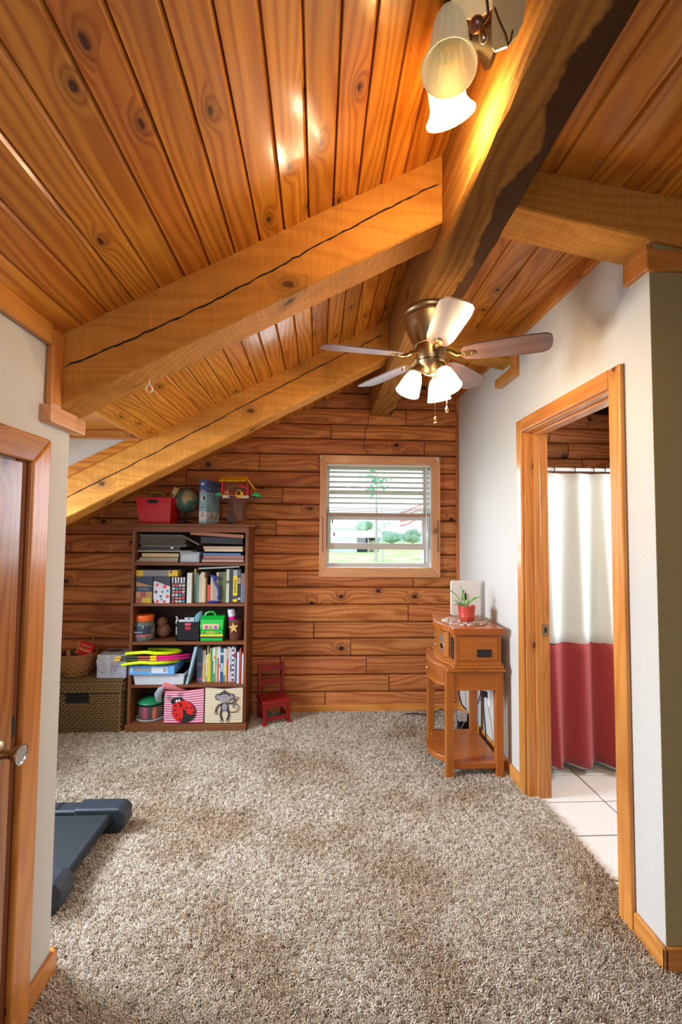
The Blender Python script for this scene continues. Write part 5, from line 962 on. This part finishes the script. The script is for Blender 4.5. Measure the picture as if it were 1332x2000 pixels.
def fab_bin(name,label,px0,px1,pyt,pyb,Y,sk,colA,colB,rows_,rim):
    a=P(px0,pyb,Y=Y);b=P(px1,pyt,Y=Y); z0=S5; x0,x1,z1=a.x,b.x,b.z
    t=thing(name,label,'storage bin',((x0+x1)/2,Y+.14,z0),'striped fabric bins on the bottom shelf')
    N_=rows_*2; hz=(z1-z0)
    for par,(c,nm) in enumerate(((colA,'stripe'),(colB,'stripe'))):
        m=MB()
        for k in range(par,N_,2):
            f0,f1=k/N_,(k+1)/N_; za,zb_=z0+hz*f0,z0+hz*f1; sag=lambda x,f:(.008*f*((2*(x-x0)/(x1-x0)-1)**2-1)+sk*f*(x-x0))
            nn=8
            for i in range(nn):
                xa=x0+(x1-x0)*i/nn; xb=x0+(x1-x0)*(i+1)/nn; bow_=lambda x:-.006*math.sin(PI*(x-x0)/(x1-x0))
                m.add([(xa,Y+bow_(xa),za+sag(xa,f0)),(xb,Y+bow_(xb),za+sag(xb,f0)),(xb,Y+bow_(xb),zb_+sag(xb,f1)),(xa,Y+bow_(xa),zb_+sag(xa,f1))],[(0,1,2,3)])
            m.add([(x1,Y,za+sag(x1,f0)),(x1,Y+.27,za+sag(x1,f0)),(x1,Y+.27,zb_+sag(x1,f1)),(x1,Y,zb_+sag(x1,f1))],[(0,1,2,3)]); m.add([(x0,Y+.27,za),(x0,Y,za),(x0,Y,zb_),(x0,Y+.27,zb_)],[(0,1,2,3)])
        m.build('stripe_rows',c,t)['kind']='stuff'
    MB().box(x0+.004,x1-.004,Y+.262,Y+.27,z0,z1-.01).box(x0,x1,Y,Y+.27,z0,z0+.004).build('inner_lining',rim,t)
    MB().tube([(x0,Y,z1),(x0+(x1-x0)*.5,Y-.006,z1-.008+sk*(x1-x0)*.5),(x1,Y,z1+sk*(x1-x0)),(x1,Y+.27,z1+sk*(x1-x0)),(x0,Y+.27,z1),(x0,Y,z1)],.003,6).build('rim_binding',rim,t,smooth=True)
    return t,x0,x1,z0,z1
PK=mat('pink_stripe_cloth',(.62,.04,.13),.9); WH=mat('white_stripe_cloth',(.68,.60,.64),.9); CRM=mat('cream_stripe_cloth',(.66,.62,.54),.9); TN=mat('tan_stripe_cloth',(.60,.42,.20),.9)
t,x0,x1,z0,z1=fab_bin('ladybug_bin','pink and white striped fabric bin with a red ladybug on it',319.5,398,1349,1416,3.465,.05,PK,WH,14,PK)
yb_=3.4565; dsk=lambda cx,cz,rx,rz,y,m,nm,n=20,rot=0,th=.0016:MB().prism([(cx+rx*math.cos(2*PI*i/n)*math.cos(rot)-rz*math.sin(2*PI*i/n)*math.sin(rot),cz+rx*math.cos(2*PI*i/n)*math.sin(rot)+rz*math.sin(2*PI*i/n)*math.cos(rot)) for i in range(n)],y-th,y,'y').build(nm,m,t)
LR=mat('ladybug_red',(.66,.015,.01),.8); LK=mat('ladybug_black',(.015,.015,.015),.85)
pp_=lambda px,py,Y=3.456:P(px,py,Y=Y)
c=pp_(359,1390); dsk(c.x,c.z,.088,.080,yb_,LK,'body_patch',rot=-.3)
for pts_ in ([(337,1378),(343,1372),(350,1371),(355,1376),(357,1385),(358,1396),(356,1404),(352,1410),(346,1409),(340,1402),(336,1392)],[(348,1371),(356,1368),(366,1369),(376,1377),(380,1386),(379,1395),(371,1396),(365,1393),(359,1385),(353,1377)]):
    MB().prism([(pp_(*p).x,pp_(*p).z) for p in pts_],yb_-.003,yb_-.0012,'y').build('wing_patch',LR,t)
c=pp_(347,1370); dsk(c.x,c.z,.050,.030,yb_-.0005,LK,'head_patch')
for p in ((345,1369),(350,1368)): c=pp_(*p); dsk(c.x,c.z,.007,.010,yb_-.003,WHITE,'eye_patch',10)
for p in ((343,1378),(353,1379),(342,1387),(345,1396),(351,1405),(364,1382),(374,1382),(362,1389),(377,1391)): c=pp_(*p); dsk(c.x,c.z,.007,.007,yb_-.0032,LK,'spot',10)
for p,tp in (((345,1364),(331,1362)),((351,1363),(353,1357))):
    c=pp_(*tp); MB().tube([Vector((c.x+(.004+.001*i*.9)*math.cos(i*.6),yb_-.002,c.z+(.003+.0009*i)*math.sin(i*.6))) for i in range(20)],.0012,4).build('antenna',LK,t)
t,x0,x1,z0,z1=fab_bin('monkey_bin','cream striped fabric bin with a waving grey monkey on it',399.5,474.5,1342,1417,3.460,.0,TN,CRM,15,mat('dark_lining',(.08,.06,.05),.9))
yb_=3.4515; MK=mat('monkey_dark',(.055,.045,.05),.85); MG=mat('monkey_grey',(.30,.26,.26),.85); pm=lambda px,py:P(px,py,Y=3.451)
def tubep(pts_,r,m,nm): MB().tube([Vector((pm(*p).x,yb_-.001,pm(*p).z)) for p in pts_],r,6).build(nm,m,t,smooth=True)
for p in ((425.5,1361),(452.5,1361)): c=pm(*p); dsk(c.x,c.z,.020,.024,yb_,MK,'ear_patch'); dsk(c.x,c.z,.012,.016,yb_-.0016,MG,'inner_ear_patch')
c=pm(438.5,1361); dsk(c.x,c.z,.046,.040,yb_-.001,MK,'head_patch'); c=pm(438.5,1364); dsk(c.x,c.z,.042,.030,yb_-.0026,MG,'face_patch')
MB().prism([(pm(434,1352).x,pm(434,1352).z),(pm(443,1352).x,pm(443,1352).z),(pm(438.5,1347.5).x,pm(438.5,1347.5).z)],yb_-.0016,yb_,'y').build('tuft_patch',MK,t)
for p in ((436.5,1360),(441,1360)): c=pm(*p); dsk(c.x,c.z,.0024,.004,yb_-.0042,MK,'eye_patch',8)
tubep([(433,1367.5),(436,1369.5),(440,1369.8),(444,1367.5)],.001,MK,'smile')
MB().prism([(pm(*p).x,pm(*p).z) for p in ((432,1373),(445,1373),(447,1385),(446,1389),(431,1389),(430.5,1385))],yb_-.0015,yb_,'y').build('body_patch',MK,t); c=pm(438.6,1381); dsk(c.x,c.z,.019,.026,yb_-.0016,MG,'belly_patch')
tubep([(432,1375),(426,1378),(422,1385),(421.5,1391)],.006,MK,'arm'); tubep([(446,1374),(453,1373),(458,1370),(461,1364)],.006,MK,'arm')
tubep([(432,1388),(430,1395),(432,1402),(434,1406)],.007,MK,'leg'); tubep([(445,1388),(447,1395),(445,1402),(443,1406)],.007,MK,'leg')
tubep([(446,1389),(452,1391),(459,1390),(465,1385),(465,1378),(460,1374),(455,1377),(455,1381),(459,1382)],.0028,MK,'tail')
for p in ((421,1393),(462,1362),(432,1408),(444,1408)): c=pm(*p); dsk(c.x,c.z,.011,.008,yb_-.003,MG,'paw_patch',10)
PF=mat('pink_fabric',(.66,.20,.22),.95,bump=.4,bscale=120); GF=mat('grey_mesh_fabric',(.30,.32,.36),.95,bump=.5,bscale=160)
t=thing('pink_cloth','pink and pale folded cloth spilling over the ladybug bin','cloth',P(335,1345,Y=3.5)); MB().tube([P(x,y,Y=Y) for x,y,Y in ((318,1339,3.46),(326,1339,3.475),(338,1341,3.485),(352,1346,3.50),(364,1350,3.52))],[.022,.028,.026,.020,.010],14).build('cloth',PF,t,smooth=True)
t=thing('grey_netting','bunched grey net fabric hanging beside the ladybug bin','cloth',P(312,1355,Y=3.5)); MB().tube([P(x,y,Y=Y) for x,y,Y in ((320,1342,3.46),(314,1347,3.46),(309,1356,3.465),(310,1366,3.47),(314,1371,3.475))],[.012,.024,.028,.022,.008],14).build('cloth',GF,t,smooth=True)
# --- on top of the bookcase
TZ=1.5355; Y=3.56
a,b=P(272,1017,Y=3.52),P(334,973,Y=3.52); rb_=thing('red_basket','red plastic basket with a handle slot, on top of the bookcase','basket',((a.x+b.x)/2,3.60,TZ)); RP=mat('red_basket_plastic',(.55,.005,.012),.4,var=.15,bscale=20)
ax0,ax1=a.x,b.x; zt=b.z; 
def wall4(m,x0,x1,y0,y1,X0_,X1_,Y0_,Y1_,z0,z1,th):
    m.add([(x0,y0,z0),(x1,y0,z0),(x1,y1,z0),(x0,y1,z0),(X0_,Y0_,z1),(X1_,Y0_,z1),(X1_,Y1_,z1),(X0_,Y1_,z1)],[(0,1,5,4),(1,2,6,5),(2,3,7,6),(3,0,4,7),(3,2,1,0)])
m=MB(); wall4(m,ax0,ax1-.004,3.52,3.70,ax0-.022,ax1+.006,3.50,3.72,TZ,zt,.003); o=m.build('body',RP,rb_); s=o.modifiers.new('s','SOLIDIFY'); s.thickness=.003
MB().tube([(ax0-.024,3.498,zt),(ax1+.008,3.498,zt),(ax1+.008,3.722,zt),(ax0-.024,3.722,zt),(ax0-.024,3.498,zt)],.0045,6).build('rim',RP,rb_)
u,v=P(288,982.5,Y=3.498),P(307.5,976,Y=3.498); bx(u.x,v.x,3.4985,3.5025,u.z,v.z).build('handle_slot',BLACK,rb_)
t=thing('green_hoop','thin lime green ring sticking up out of the red basket','ring',P(308,966,Y=3.58)); MB().tube([P(x,y,Y=3.58) for x,y in ((290,974),(294,965),(304,961.5),(314,962.5),(322,968),(326,976))],.0035,8).build('ring',mat('lime_ring',(.28,.55,.02),.4),t,smooth=True)
t=thing('wooden_clapper','pale wooden stick with a slot leaning out of the red basket','stick',P(340,965,Y=3.58)); a=P(332,978,Y=3.59);b=P(346,953,Y=3.59); d=(b-a).normalized(); M_=Matrix((d.cross(Vector((0,1,0))),Vector((0,1,0)),d)).transposed(); MB().obox((a+b)/2,.036,.02,(b-a).length,M_).build('stick',mat('pale_stick',(.55,.38,.18),.6,var=.2),t,bev=.003); MB().obox((a+b)/2-Vector((.004,.0105,0))-d*.02,.010,.002,.04,M_).build('slot',DARKJ,t)
# globe
c=P(364,977,Y=3.66); gl_=thing('globe','muted green and tan world globe on a dark stand','globe',(c.x,3.66,TZ))
GM,nt,b_=newmat('globe_map'); N=nt.nodes;L=nt.links; tc=N.new('ShaderNodeTexCoord'); no=N.new('ShaderNodeTexNoise'); no.inputs['Scale'].default_value=9; no.inputs['Detail'].default_value=5; rr=N.new('ShaderNodeValToRGB'); e=rr.color_ramp.elements; e[0].position=.49; e[0].color=(.055,.16,.12,1); e[1].position=.53; e[1].color=(.40,.22,.12,1); e2=rr.color_ramp.elements.new(.62); e2.color=(.30,.30,.14,1)
L.new(tc.outputs['Object'],no.inputs['Vector']); L.new(no.outputs['Fac'],rr.inputs[0]); L.new(rr.outputs[0],b_.inputs['Base Color']); b_.inputs['Roughness'].default_value=.3
rg_=.096; gc=Vector((c.x,3.66,c.z)); MB().sphere(gc,rg_,32,20).build('ball',GM,gl_,smooth=True)
MB().tube([gc+Vector((rg_*1.06*math.cos(R(a_)),0,rg_*1.06*math.sin(R(a_)))) for a_ in range(-110,80,12)],.0035,6).build('meridian_arm',BLACK,gl_,smooth=True)
hb=gc.z-rg_*1.06-TZ; MB().lathe([(0,0),(.06,0),(.06,.006),(.02,.014),(.009,.022),(.008,max(.024,hb))],(gc.x,3.66,TZ),n=24).build('stand',BLACK,gl_,smooth=True)
# blue penguin game box (front edge and right side)
gx=thing('tall_game_box','tall blue box printed with penguins on ice, standing on the bookcase','game box',(P(400,1018,Y=3.50).x,3.58,TZ)); a=P(388.5,1017,Y=3.50);b=P(404.5,937.5,Y=3.50); xb=P(423,1000,Y=3.70).x
V=[(a.x,3.50),(b.x,3.50),(b.x+.045,3.73),(a.x+.045,3.73)]; zt=b.z
LB=cm_((.22,.40,.48)); BBx=cm_((.04,.09,.26)); IC=cm_((.52,.56,.60))
MB().prism(V,TZ,zt,'z').build('box',LB,gx)
zf=lambda py:P(396,py,Y=3.50).z
def band(p0,p1,m,nm='print',side=False):
    z0_,z1_=zf(p0),zf(p1); q_=MB(); q_.add([(a.x-.0005,3.4992,z0_),(b.x+.0005,3.4992,z0_),(b.x+.0005,3.4992,z1_),(a.x-.0005,3.4992,z1_)],[(0,1,2,3)]); q_.add([(b.x+.0008,3.4992,z0_),(b.x+.0458,3.73,z0_),(b.x+.0458,3.73,z1_),(b.x+.0008,3.4992,z1_)],[(0,1,2,3)]); q_.build(nm,m,gx)
band(960.5,937.2,BBx); band(1017.4,999,IC)
cx_=(a.x+b.x)/2
for (px,py,rx,rz,c) in ((396,945,.012,.010,(.62,.62,.6)),(396,958,.016,.007,(.55,.25,.15)),(396,974,.013,.022,(.65,.65,.66)),(398,973,.008,.017,(.02,.03,.05)),(396,1001.5,.012,.009,(.6,.62,.62)),(396,1001.5,.007,.005,(.02,.03,.05)),(396,1006.5,.017,.007,(.45,.27,.14)),(396,991,.014,.002,(.03,.09,.16))):
    q=P(px,py,Y=3.499); MB().prism([(q.x+rx*math.cos(i*PI/6),q.z+rz*math.sin(i*PI/6)) for i in range(12)],3.4975-random.uniform(0,.0008),3.4990,'y').build('print',cm_(c),gx)
for k in range(14):
    u=random.uniform(.05,.95); x=b.x+.0012+.045*u; y=3.50+.23*u; z=random.choice([zf(1010),zf(1005),zf(995),zf(965),zf(950)])+random.uniform(-.01,.01); hh=random.uniform(.006,.022)
    MB().add([(x,y-.001,z-hh),(x+.002,y+.009,z-hh),(x+.002,y+.009,z+hh),(x,y-.001,z+hh)],[(0,1,2,3)]).build('print',cm_(random.choice([(.02,.03,.05),(.65,.66,.66),(.5,.3,.12),(.04,.09,.26),(.6,.62,.7)])),gx)
# tree house toy
th=thing('tree_house_toy','brown plastic tree-stump toy with a red and yellow house on top','toy',(P(466,1018,Y=3.57).x,3.57,TZ)); TY=3.57
TBk=mat('tree_brown_plastic',(.13,.045,.03),.5,bump=.5,bscale=60); Tp=lambda px,py,Y=TY:P(px,py,Y=Y)
rg=[]
for py,w_,dy in ((1018,.085,.06),(1012,.075,.055),(1002,.062,.05),(990,.058,.045),(982,.072,.055),(975,.105,.075),(970,.13,.085)):
    c=Tp(463,py); rg.append([(c.x+w_*math.cos(2*PI*i/22)*(1+.07*math.sin(i*2.1)),TY+dy*math.sin(2*PI*i/22)*(1+.07*math.sin(i*1.7)),max(TZ,c.z)) for i in range(22)])
MB().ring(rg).build('trunk',TBk,th,smooth=True)
c=Tp(453,1005,3.51); MB().lathe([(0,0),(.034,0),(.035,.003),(.030,.004),(0,.001)],(c.x,3.512,TZ+.045),(0,-1,0),20).build('trunk_door',mat('hollow_dark',(.06,.02,.015),.6),th,smooth=True)
for s,(pa,pm_,pb) in (('l',((452,975),(438,974),(428,970))),('r',((475,976),(490,975),(500,971)))): MB().tube([Tp(*pa),Tp(*pm_),Tp(*pb)],[.026,.018,.010],10).build('branch',TBk,th,smooth=True)
GLF=mat('green_leaf_plastic',(.01,.35,.09),.4)
for pts_ in (((437,969),(430,970),(421,967),(426,963),(437,963)),((493,967),(500,962),(508,966),(514,971),(506,972),(496,970))):
    v=[Tp(*p) for p in pts_]; MB().prism([(p.x,p.z) for p in v],TY-.05,TY+.02,'y').build('leaf_ledge',GLF,th,bev=.003)
RD=mat('red_toy_plastic',(.62,.01,.03),.35); YL=mat('yellow_toy_plastic',(.78,.42,.0),.35); CRp=mat('cream_toy_plastic',(.6,.52,.38),.4)
a=Tp(438,974);b=Tp(488,969); bx(a.x,b.x,TY-.075,TY+.07,a.z,b.z).build('floor_plate',CRp,th,bev=.003)
for px in (437,486): c=Tp(px,971); bx(c.x-.005,c.x+.006,TY-.065,TY-.055,c.z,Tp(px,941).z).build('post',RD,th)
for px in (437,486): c=Tp(px,971); bx(c.x-.005,c.x+.006,TY+.05,TY+.06,c.z,Tp(px,941).z).build('post',RD,th)
a=Tp(440,972);b=Tp(486,945); bx(a.x,b.x,TY+.05,TY+.056,a.z,b.z).build('back_wall',mat('toy_wall_brown',(.28,.09,.04),.6),th)
for k in range(4): a=Tp(432+k*13.2,942);b=Tp(444.6+k*13.2,937); MB().prism([(TY-.085,a.z+.0),(TY-.085,a.z+.006),(TY,b.z+.028),(TY+.07,a.z+.006),(TY+.07,a.z)],a.x,b.x,'x').build('roof_panel',YL,th,bev=.002)
a,b=Tp(486,937),Tp(497,953); MB().add([(a.x,TY-.085,a.z),(b.x,TY-.085,b.z),(b.x,TY+.06,b.z),(a.x,TY+.06,a.z),(a.x,TY-.085,a.z-.01),(b.x,TY-.085,b.z-.01),(b.x,TY+.06,b.z-.01),(a.x,TY+.06,a.z-.01)],[(0,1,2,3),(7,6,5,4),(0,4,5,1),(1,5,6,2),(2,6,7,3),(3,7,4,0)]).build('side_roof',YL,th)
a,b=Tp(471,949),Tp(487,955); MB().add([(a.x,TY-.085,a.z),(b.x,TY-.085,b.z),(b.x,TY-.02,b.z+.01),(a.x,TY-.02,a.z+.01),(a.x,TY-.085,a.z-.012),(b.x,TY-.085,b.z-.012),(b.x,TY-.02,b.z-.002),(a.x,TY-.02,a.z-.002)],[(0,1,2,3),(7,6,5,4),(0,4,5,1),(1,5,6,2),(2,6,7,3),(3,7,4,0)]).build('awning',RD,th)
c=Tp(470,972); MB().tube([(c.x+.024*math.cos(R(a_)),TY-.078,c.z+.012+.040*max(0,math.sin(R(a_)))) for a_ in range(0,181,15)],.0035,6).build('arch_window',YL,th,smooth=True); bx(c.x-.024,c.x+.024,TY-.082,TY-.074,c.z-.002,c.z+.014).build('arch_sill',YL,th)
c=Tp(475,968); bx(c.x-.008,c.x+.012,TY-.08,TY-.07,c.z-.008,c.z+.02).build('yellow_door',YL,th)
for px,c_,hh in ((441,(.75,.38,.02),.035),(451,(.1,.4,.05),.022),(446,(.6,.5,.3),.045),(460,(.5,.03,.03),.02),(482,(.6,.02,.04),.05)): q=Tp(px,970); MB().lathe([(0,0),(.009,0),(.010,hh*.6),(.006,hh),(0,hh)],(q.x,TY-.045,q.z),n=10).build('toy_fitting',cm_(c_),th,smooth=True)
a=Tp(441,969);b=Tp(468,964); bx(a.x,b.x,TY-.074,TY-.068,a.z,a.z+.006).build('railing',RD,th)
for k in range(6): bx(a.x+.018*k,a.x+.018*k+.004,TY-.074,TY-.068,a.z,b.z+.006).build('railing_post',RD,th)
# ------------------------------------------------------------------ wicker trunk, basket, flower box
WK=mat('wicker_tan',(.20,.115,.04),.65,var=.35,bscale=70); WK2=mat('wicker_dark',(.10,.055,.02),.8)
tx0,tx1,ty0,ty1=-1.98,-1.425,3.46,3.78; tzl=.30
wt=thing('wicker_trunk','woven tan wicker trunk with lid and dark handle opening, left of the bookcase','trunk',((tx0+tx1)/2,3.62,0))
bx(tx0+.008,tx1-.008,ty0+.008,ty1-.008,.0,tzl).build('lining',WK2,wt)
def weave(x0,x1,z0,z1,y,parent,pw=.0165,ph=.0175,hole=None,axis='x'):
    m=MB(); nz_=int((z1-z0)/ph); nx_=int((x1-x0)/(pw*2))
    for k in range(nz_):
        z=z0+ph*(k+.5); m_=[]
        rings=[]; n=nx_*2
        for i in range(n+1):
            x=x0+(x1-x0)*i/n; off=.0065*math.cos(PI*(i+k)) 
            rings.append((x,off))
        segs=[[]]
        for x,off in rings:
            if hole and hole[0]<x<hole[1] and hole[2]<z<hole[3]:
                if segs[-1]: segs.append([])
            else: segs[-1].append((x,off))
        for sg in segs:
            if len(sg)<2: continue
            rg_=[]
            for x,off in sg:
                c=(x,y-off) if axis=='x' else (y+off,x)
                rg_.append([(c[0],c[1],z-ph*.46),(c[0]-(0 if axis=='x' else -.003),c[1]-(.003 if axis=='x' else 0),z),(c[0],c[1],z+ph*.46)])
            m.ring(rg_,False,False)
    o=m.build('wicker_weave',WK,parent); o['kind']='stuff'; return o
hz0,hz1=P(152,1373,Y=ty0).z,P(152,1348,Y=ty0).z; hx0,hx1=P(129,1360,Y=ty0).x,P(173,1360,Y=ty0).x
weave(tx0,tx1,.005,tzl,ty0,wt,hole=(hx0,hx1,hz0,hz1)); weave(ty0,ty1,.005,tzl,tx1,wt,axis='y')
bx(hx0,hx1,ty0+.004,ty0+.009,hz0,hz1).build('handle_opening',BLACKC,wt)
for x in (tx0,tx1-.006): MB().cyl((x,ty0,0),(x,ty0,tzl),.008).build('corner_post',WK,wt,smooth=True)
lidz0,lidz1=tzl,P(200,1329,Y=ty0).z
bx(tx0-.01,tx1+.012,ty0-.012,ty1,lidz0+.002,lidz1-.003).build('lid',WK2,wt,bev=.004)
weave(tx0-.01,tx1+.012,lidz0,lidz1,ty0-.016,wt); weave(ty0-.01,ty1,lidz0,lidz1,tx1+.014,wt,axis='y')
m=MB()
for k in range(30):
    y=ty0-.012+(ty1-ty0+.01)*k/30; rg_=[]
    for i in range(52): x=tx0-.01+(tx1-tx0+.02)*i/51; rg_.append([(x,y,lidz1-.002+.002*(-1)**(i+k)),(x,y+.0055,lidz1+.001+.002*(-1)**(i+k)),(x,y+.011,lidz1-.002+.002*(-1)**(i+k))])
    m.ring(rg_,False,False)
o=m.build('wicker_lid_weave',WK,wt); o['kind']='stuff'
LT=lidz1+.0035
# round handled basket
BK=mat('splint_basket',(.30,.12,.035),.6,var=.3,bscale=50); bcx=P(152,1300,Y=3.60).x; bc_=Vector((bcx,3.60,LT))
kb_=thing('handled_basket','round woven brown basket with a thin arched handle, on the wicker trunk','basket',bc_)
topz=P(150,1281,Y=3.5).z; hh=topz-LT
MB().lathe([(0,.004),(.085,.004),(.105,.03),(.122,hh*.6),(.134,hh),(.128,hh),(.10,.035),(0,.012)],bc_,n=36).build('liner',mat('basket_inside',(.16,.06,.02),.8),kb_,smooth=True)
m=MB(); nr=9
for k in range(nr):
    f=(k+.5)/nr; rr_=.090+.050*f**.7; z=LT+.006+(hh-.008)*f; rgs=[]
    n=56; h2=hh/nr*.46
    for i in range(n+1): a_=2*PI*i/n; off=.0022*math.cos(PI*(i//2+k)); r3=rr_+off; rgs.append([(bcx+r3*math.cos(a_),3.6+r3*math.sin(a_),z-h2),(bcx+(r3+.002)*math.cos(a_),3.6+(r3+.002)*math.sin(a_),z),(bcx+r3*math.cos(a_),3.6+r3*math.sin(a_),z+h2)])
    m.ring(rgs,False,False)
o=m.build('woven_splints',BK,kb_); o['kind']='stuff'
MB().tube([(bcx+.137*math.cos(a_),3.6+.137*math.sin(a_),topz+.002) for a_ in [i*2*PI/36 for i in range(37)]],.006,6).build('rim',BK,kb_,smooth=True)
hx_=P(196,1290,Y=3.6).x-bcx; hz_=P(158,1229,Y=3.6).z
MB().tube([(bcx+.138*math.cos(R(a_)),3.6,topz-.01+(hz_-topz+.01)*math.sin(R(a_))) for a_ in range(0,181,9)],.0045,6).build('handle',mat('handle_splint',(.26,.12,.04),.6),kb_,smooth=True)
RB_=mat('red_card',(.55,.012,.012),.45); c=P(168,1268,Y=3.56)
fb=thing('flash_card_box','red card box with yellow lettering tucked in the handled basket','card box',c); fb.location=c; 
def local(o_,m): pass
rot=R(18)
M3=Matrix.Rotation(rot,3,'Y')
MB().obox(c,.105,.03,.095,M3).build('box',RB_,fb,bev=.002)
MB().obox(c+M3@Vector((-.0555,0,0)),.006,.031,.096,M3).build('box_edge',cm_((.55,.25,.08)),fb)
t_=text('Numbers',.030,cm_((.75,.52,.18)),fb,c+M3@Vector((0,-.016,-.002)),rot=(R(90),rot,0),sx=.75,ext=.001); t_=text('Letters &',.020,cm_((.30,.45,.22)),fb,c+M3@Vector((0,-.016,.030)),rot=(R(90),rot,0),sx=.9,ext=.001)
t=thing('wood_block','small tan wooden block at the left edge of the handled basket','block',P(134,1277,Y=3.56)); c=P(134,1276,Y=3.56); MB().obox(c,.022,.02,.05,Matrix.Rotation(-.15,3,'Y')).build('block',mat('tan_block',(.42,.2,.1),.6),t,bev=.002)
# flower box
a=P(187,1329,Y=3.50);b=P(248,1291,Y=3.50); a.z=LT
fbx=thing('patterned_box','white cardboard box with purple, pink and green circle print on the trunk','box',((a.x+b.x)/2,3.6,LT)); FXm,nt,b_=newmat('circle_print'); N=nt.nodes;L=nt.links
tc=N.new('ShaderNodeTexCoord'); vo=N.new('ShaderNodeTexVoronoi'); vo.inputs['Scale'].default_value=38; sn=N.new('ShaderNodeMath'); sn.operation='MULTIPLY'; sn.inputs[1].default_value=26; s2=N.new('ShaderNodeMath'); s2.operation='SINE'; gt=N.new('ShaderNodeMath'); gt.operation='GREATER_THAN'; gt.inputs[1].default_value=.45
L.new(tc.outputs['Object'],vo.inputs['Vector']); L.new(vo.outputs['Distance'],sn.inputs[0]); L.new(sn.outputs[0],s2.inputs[0]); L.new(s2.outputs[0],gt.inputs[0])
no=N.new('ShaderNodeTexNoise'); no.inputs['Scale'].default_value=16; L.new(tc.outputs['Object'],no.inputs['Vector']); r1=N.new('ShaderNodeValToRGB'); cr=r1.color_ramp; cr.elements[0].position=.4; cr.elements[0].color=(.12,.10,.22,1); cr.elements[1].position=.62; cr.elements[1].color=(.35,.50,.25,1); e=cr.elements.new(.5); e.color=(.42,.08,.25,1); L.new(no.outputs['Fac'],r1.inputs[0])
gt2=N.new('ShaderNodeMath'); gt2.operation='MULTIPLY'; no2=N.new('ShaderNodeTexNoise'); no2.inputs['Scale'].default_value=9; L.new(tc.outputs['Object'],no2.inputs['Vector']); g3=N.new('ShaderNodeMath'); g3.operation='GREATER_THAN'; g3.inputs[1].default_value=.47; L.new(no2.outputs['Fac'],g3.inputs[0]); L.new(gt.outputs[0],gt2.inputs[0]); L.new(g3.outputs[0],gt2.inputs[1])
mx=N.new('ShaderNodeMix'); mx.data_type='RGBA'; mx.inputs[6].default_value=(.52,.54,.60,1); L.new(gt2.outputs[0],mx.inputs[0]); L.new(r1.outputs[0],mx.inputs[7]); L.new(mx.outputs[2],b_.inputs['Base Color']); b_.inputs['Roughness'].default_value=.6
bx(a.x+.004,b.x-.004,3.502,3.70,LT,b.z+.0+.045).build('body',FXm,fbx,bev=.001); zt=P(187,1289,Y=3.5).z
fbx_l=bx(a.x,b.x,3.497,3.705,zt-.035,zt).build('lid',FXm,fbx,bev=.002)
cc=P(215,1308,Y=3.495); MB().prism([(cc.x-.012,cc.z-.02),(cc.x+.012,cc.z-.02),(cc.x+.004,cc.z+.016),(cc.x-.004,cc.z+.016)],3.4945,3.497,'y').build('finger_tab',cm_((.5,.5,.5)),fbx)
t=thing('dark_folded_cloth','dark brown folded cloth lying on the back of the patterned box','cloth',P(220,1272,Y=3.65)); c=P(226,1282,Y=3.65); MB().sphere((c.x,3.63,zt+.022),.085,18,8,(1,.6,.28)).build('cloth',mat('brown_cloth',(.09,.05,.035),.95,bump=1,bscale=30),t,smooth=True)
# ------------------------------------------------------------------ small red chair
RC=mat('red_painted_wood',(.26,.008,.008),.35,coat=.3)
rc=thing('child_chair','small red painted wooden child chair on the carpet beside the bookcase','chair',(-.42,3.62,0))
pA,pB=P(508,1376,Y=3.50),P(566,1365,Y=3.62)
sz=.175; ang=math.atan2(.10,.25); cx_,cy_=-.335,3.66; M3=Matrix.Rotation(ang,3,'Z'); T_=lambda x,y,z:Vector((cx_,cy_,0))+M3@Vector((x,y,0))+Vector((0,0,z))
MB().obox(T_(0,0,sz),.23,.20,.022,M3).build('seat',RC,rc,bev=.004)
for x in (-.095,.095):
    MB().obox(T_(x,-.082,sz/2-.005),.024,.024,sz-.01,M3).build('leg',RC,rc,bev=.002)
    MB().obox(T_(x,.088,.21),.022,.022,.42,M3).build('back_post',RC,rc,bev=.002)
    MB().obox(T_(x,.0,.05),.016,.16,.018,M3).build('side_stretcher',RC,rc)
    MB().obox(T_(x,-.085,.012),.034,.050,.026,M3).build('foot_block',RC,rc,bev=.004)
MB().obox(T_(0,-.082,.052),.19,.014,.026,M3).build('front_stretcher',RC,rc,bev=.002)
MB().obox(T_(0,-.092,sz-.024),.20,.010,.026,M3).build('seat_rail',RC,rc)
for z in (.28,.39): MB().obox(T_(0,.088,z),.19,.012,.045,M3).build('back_slat',RC,rc,bev=.003)
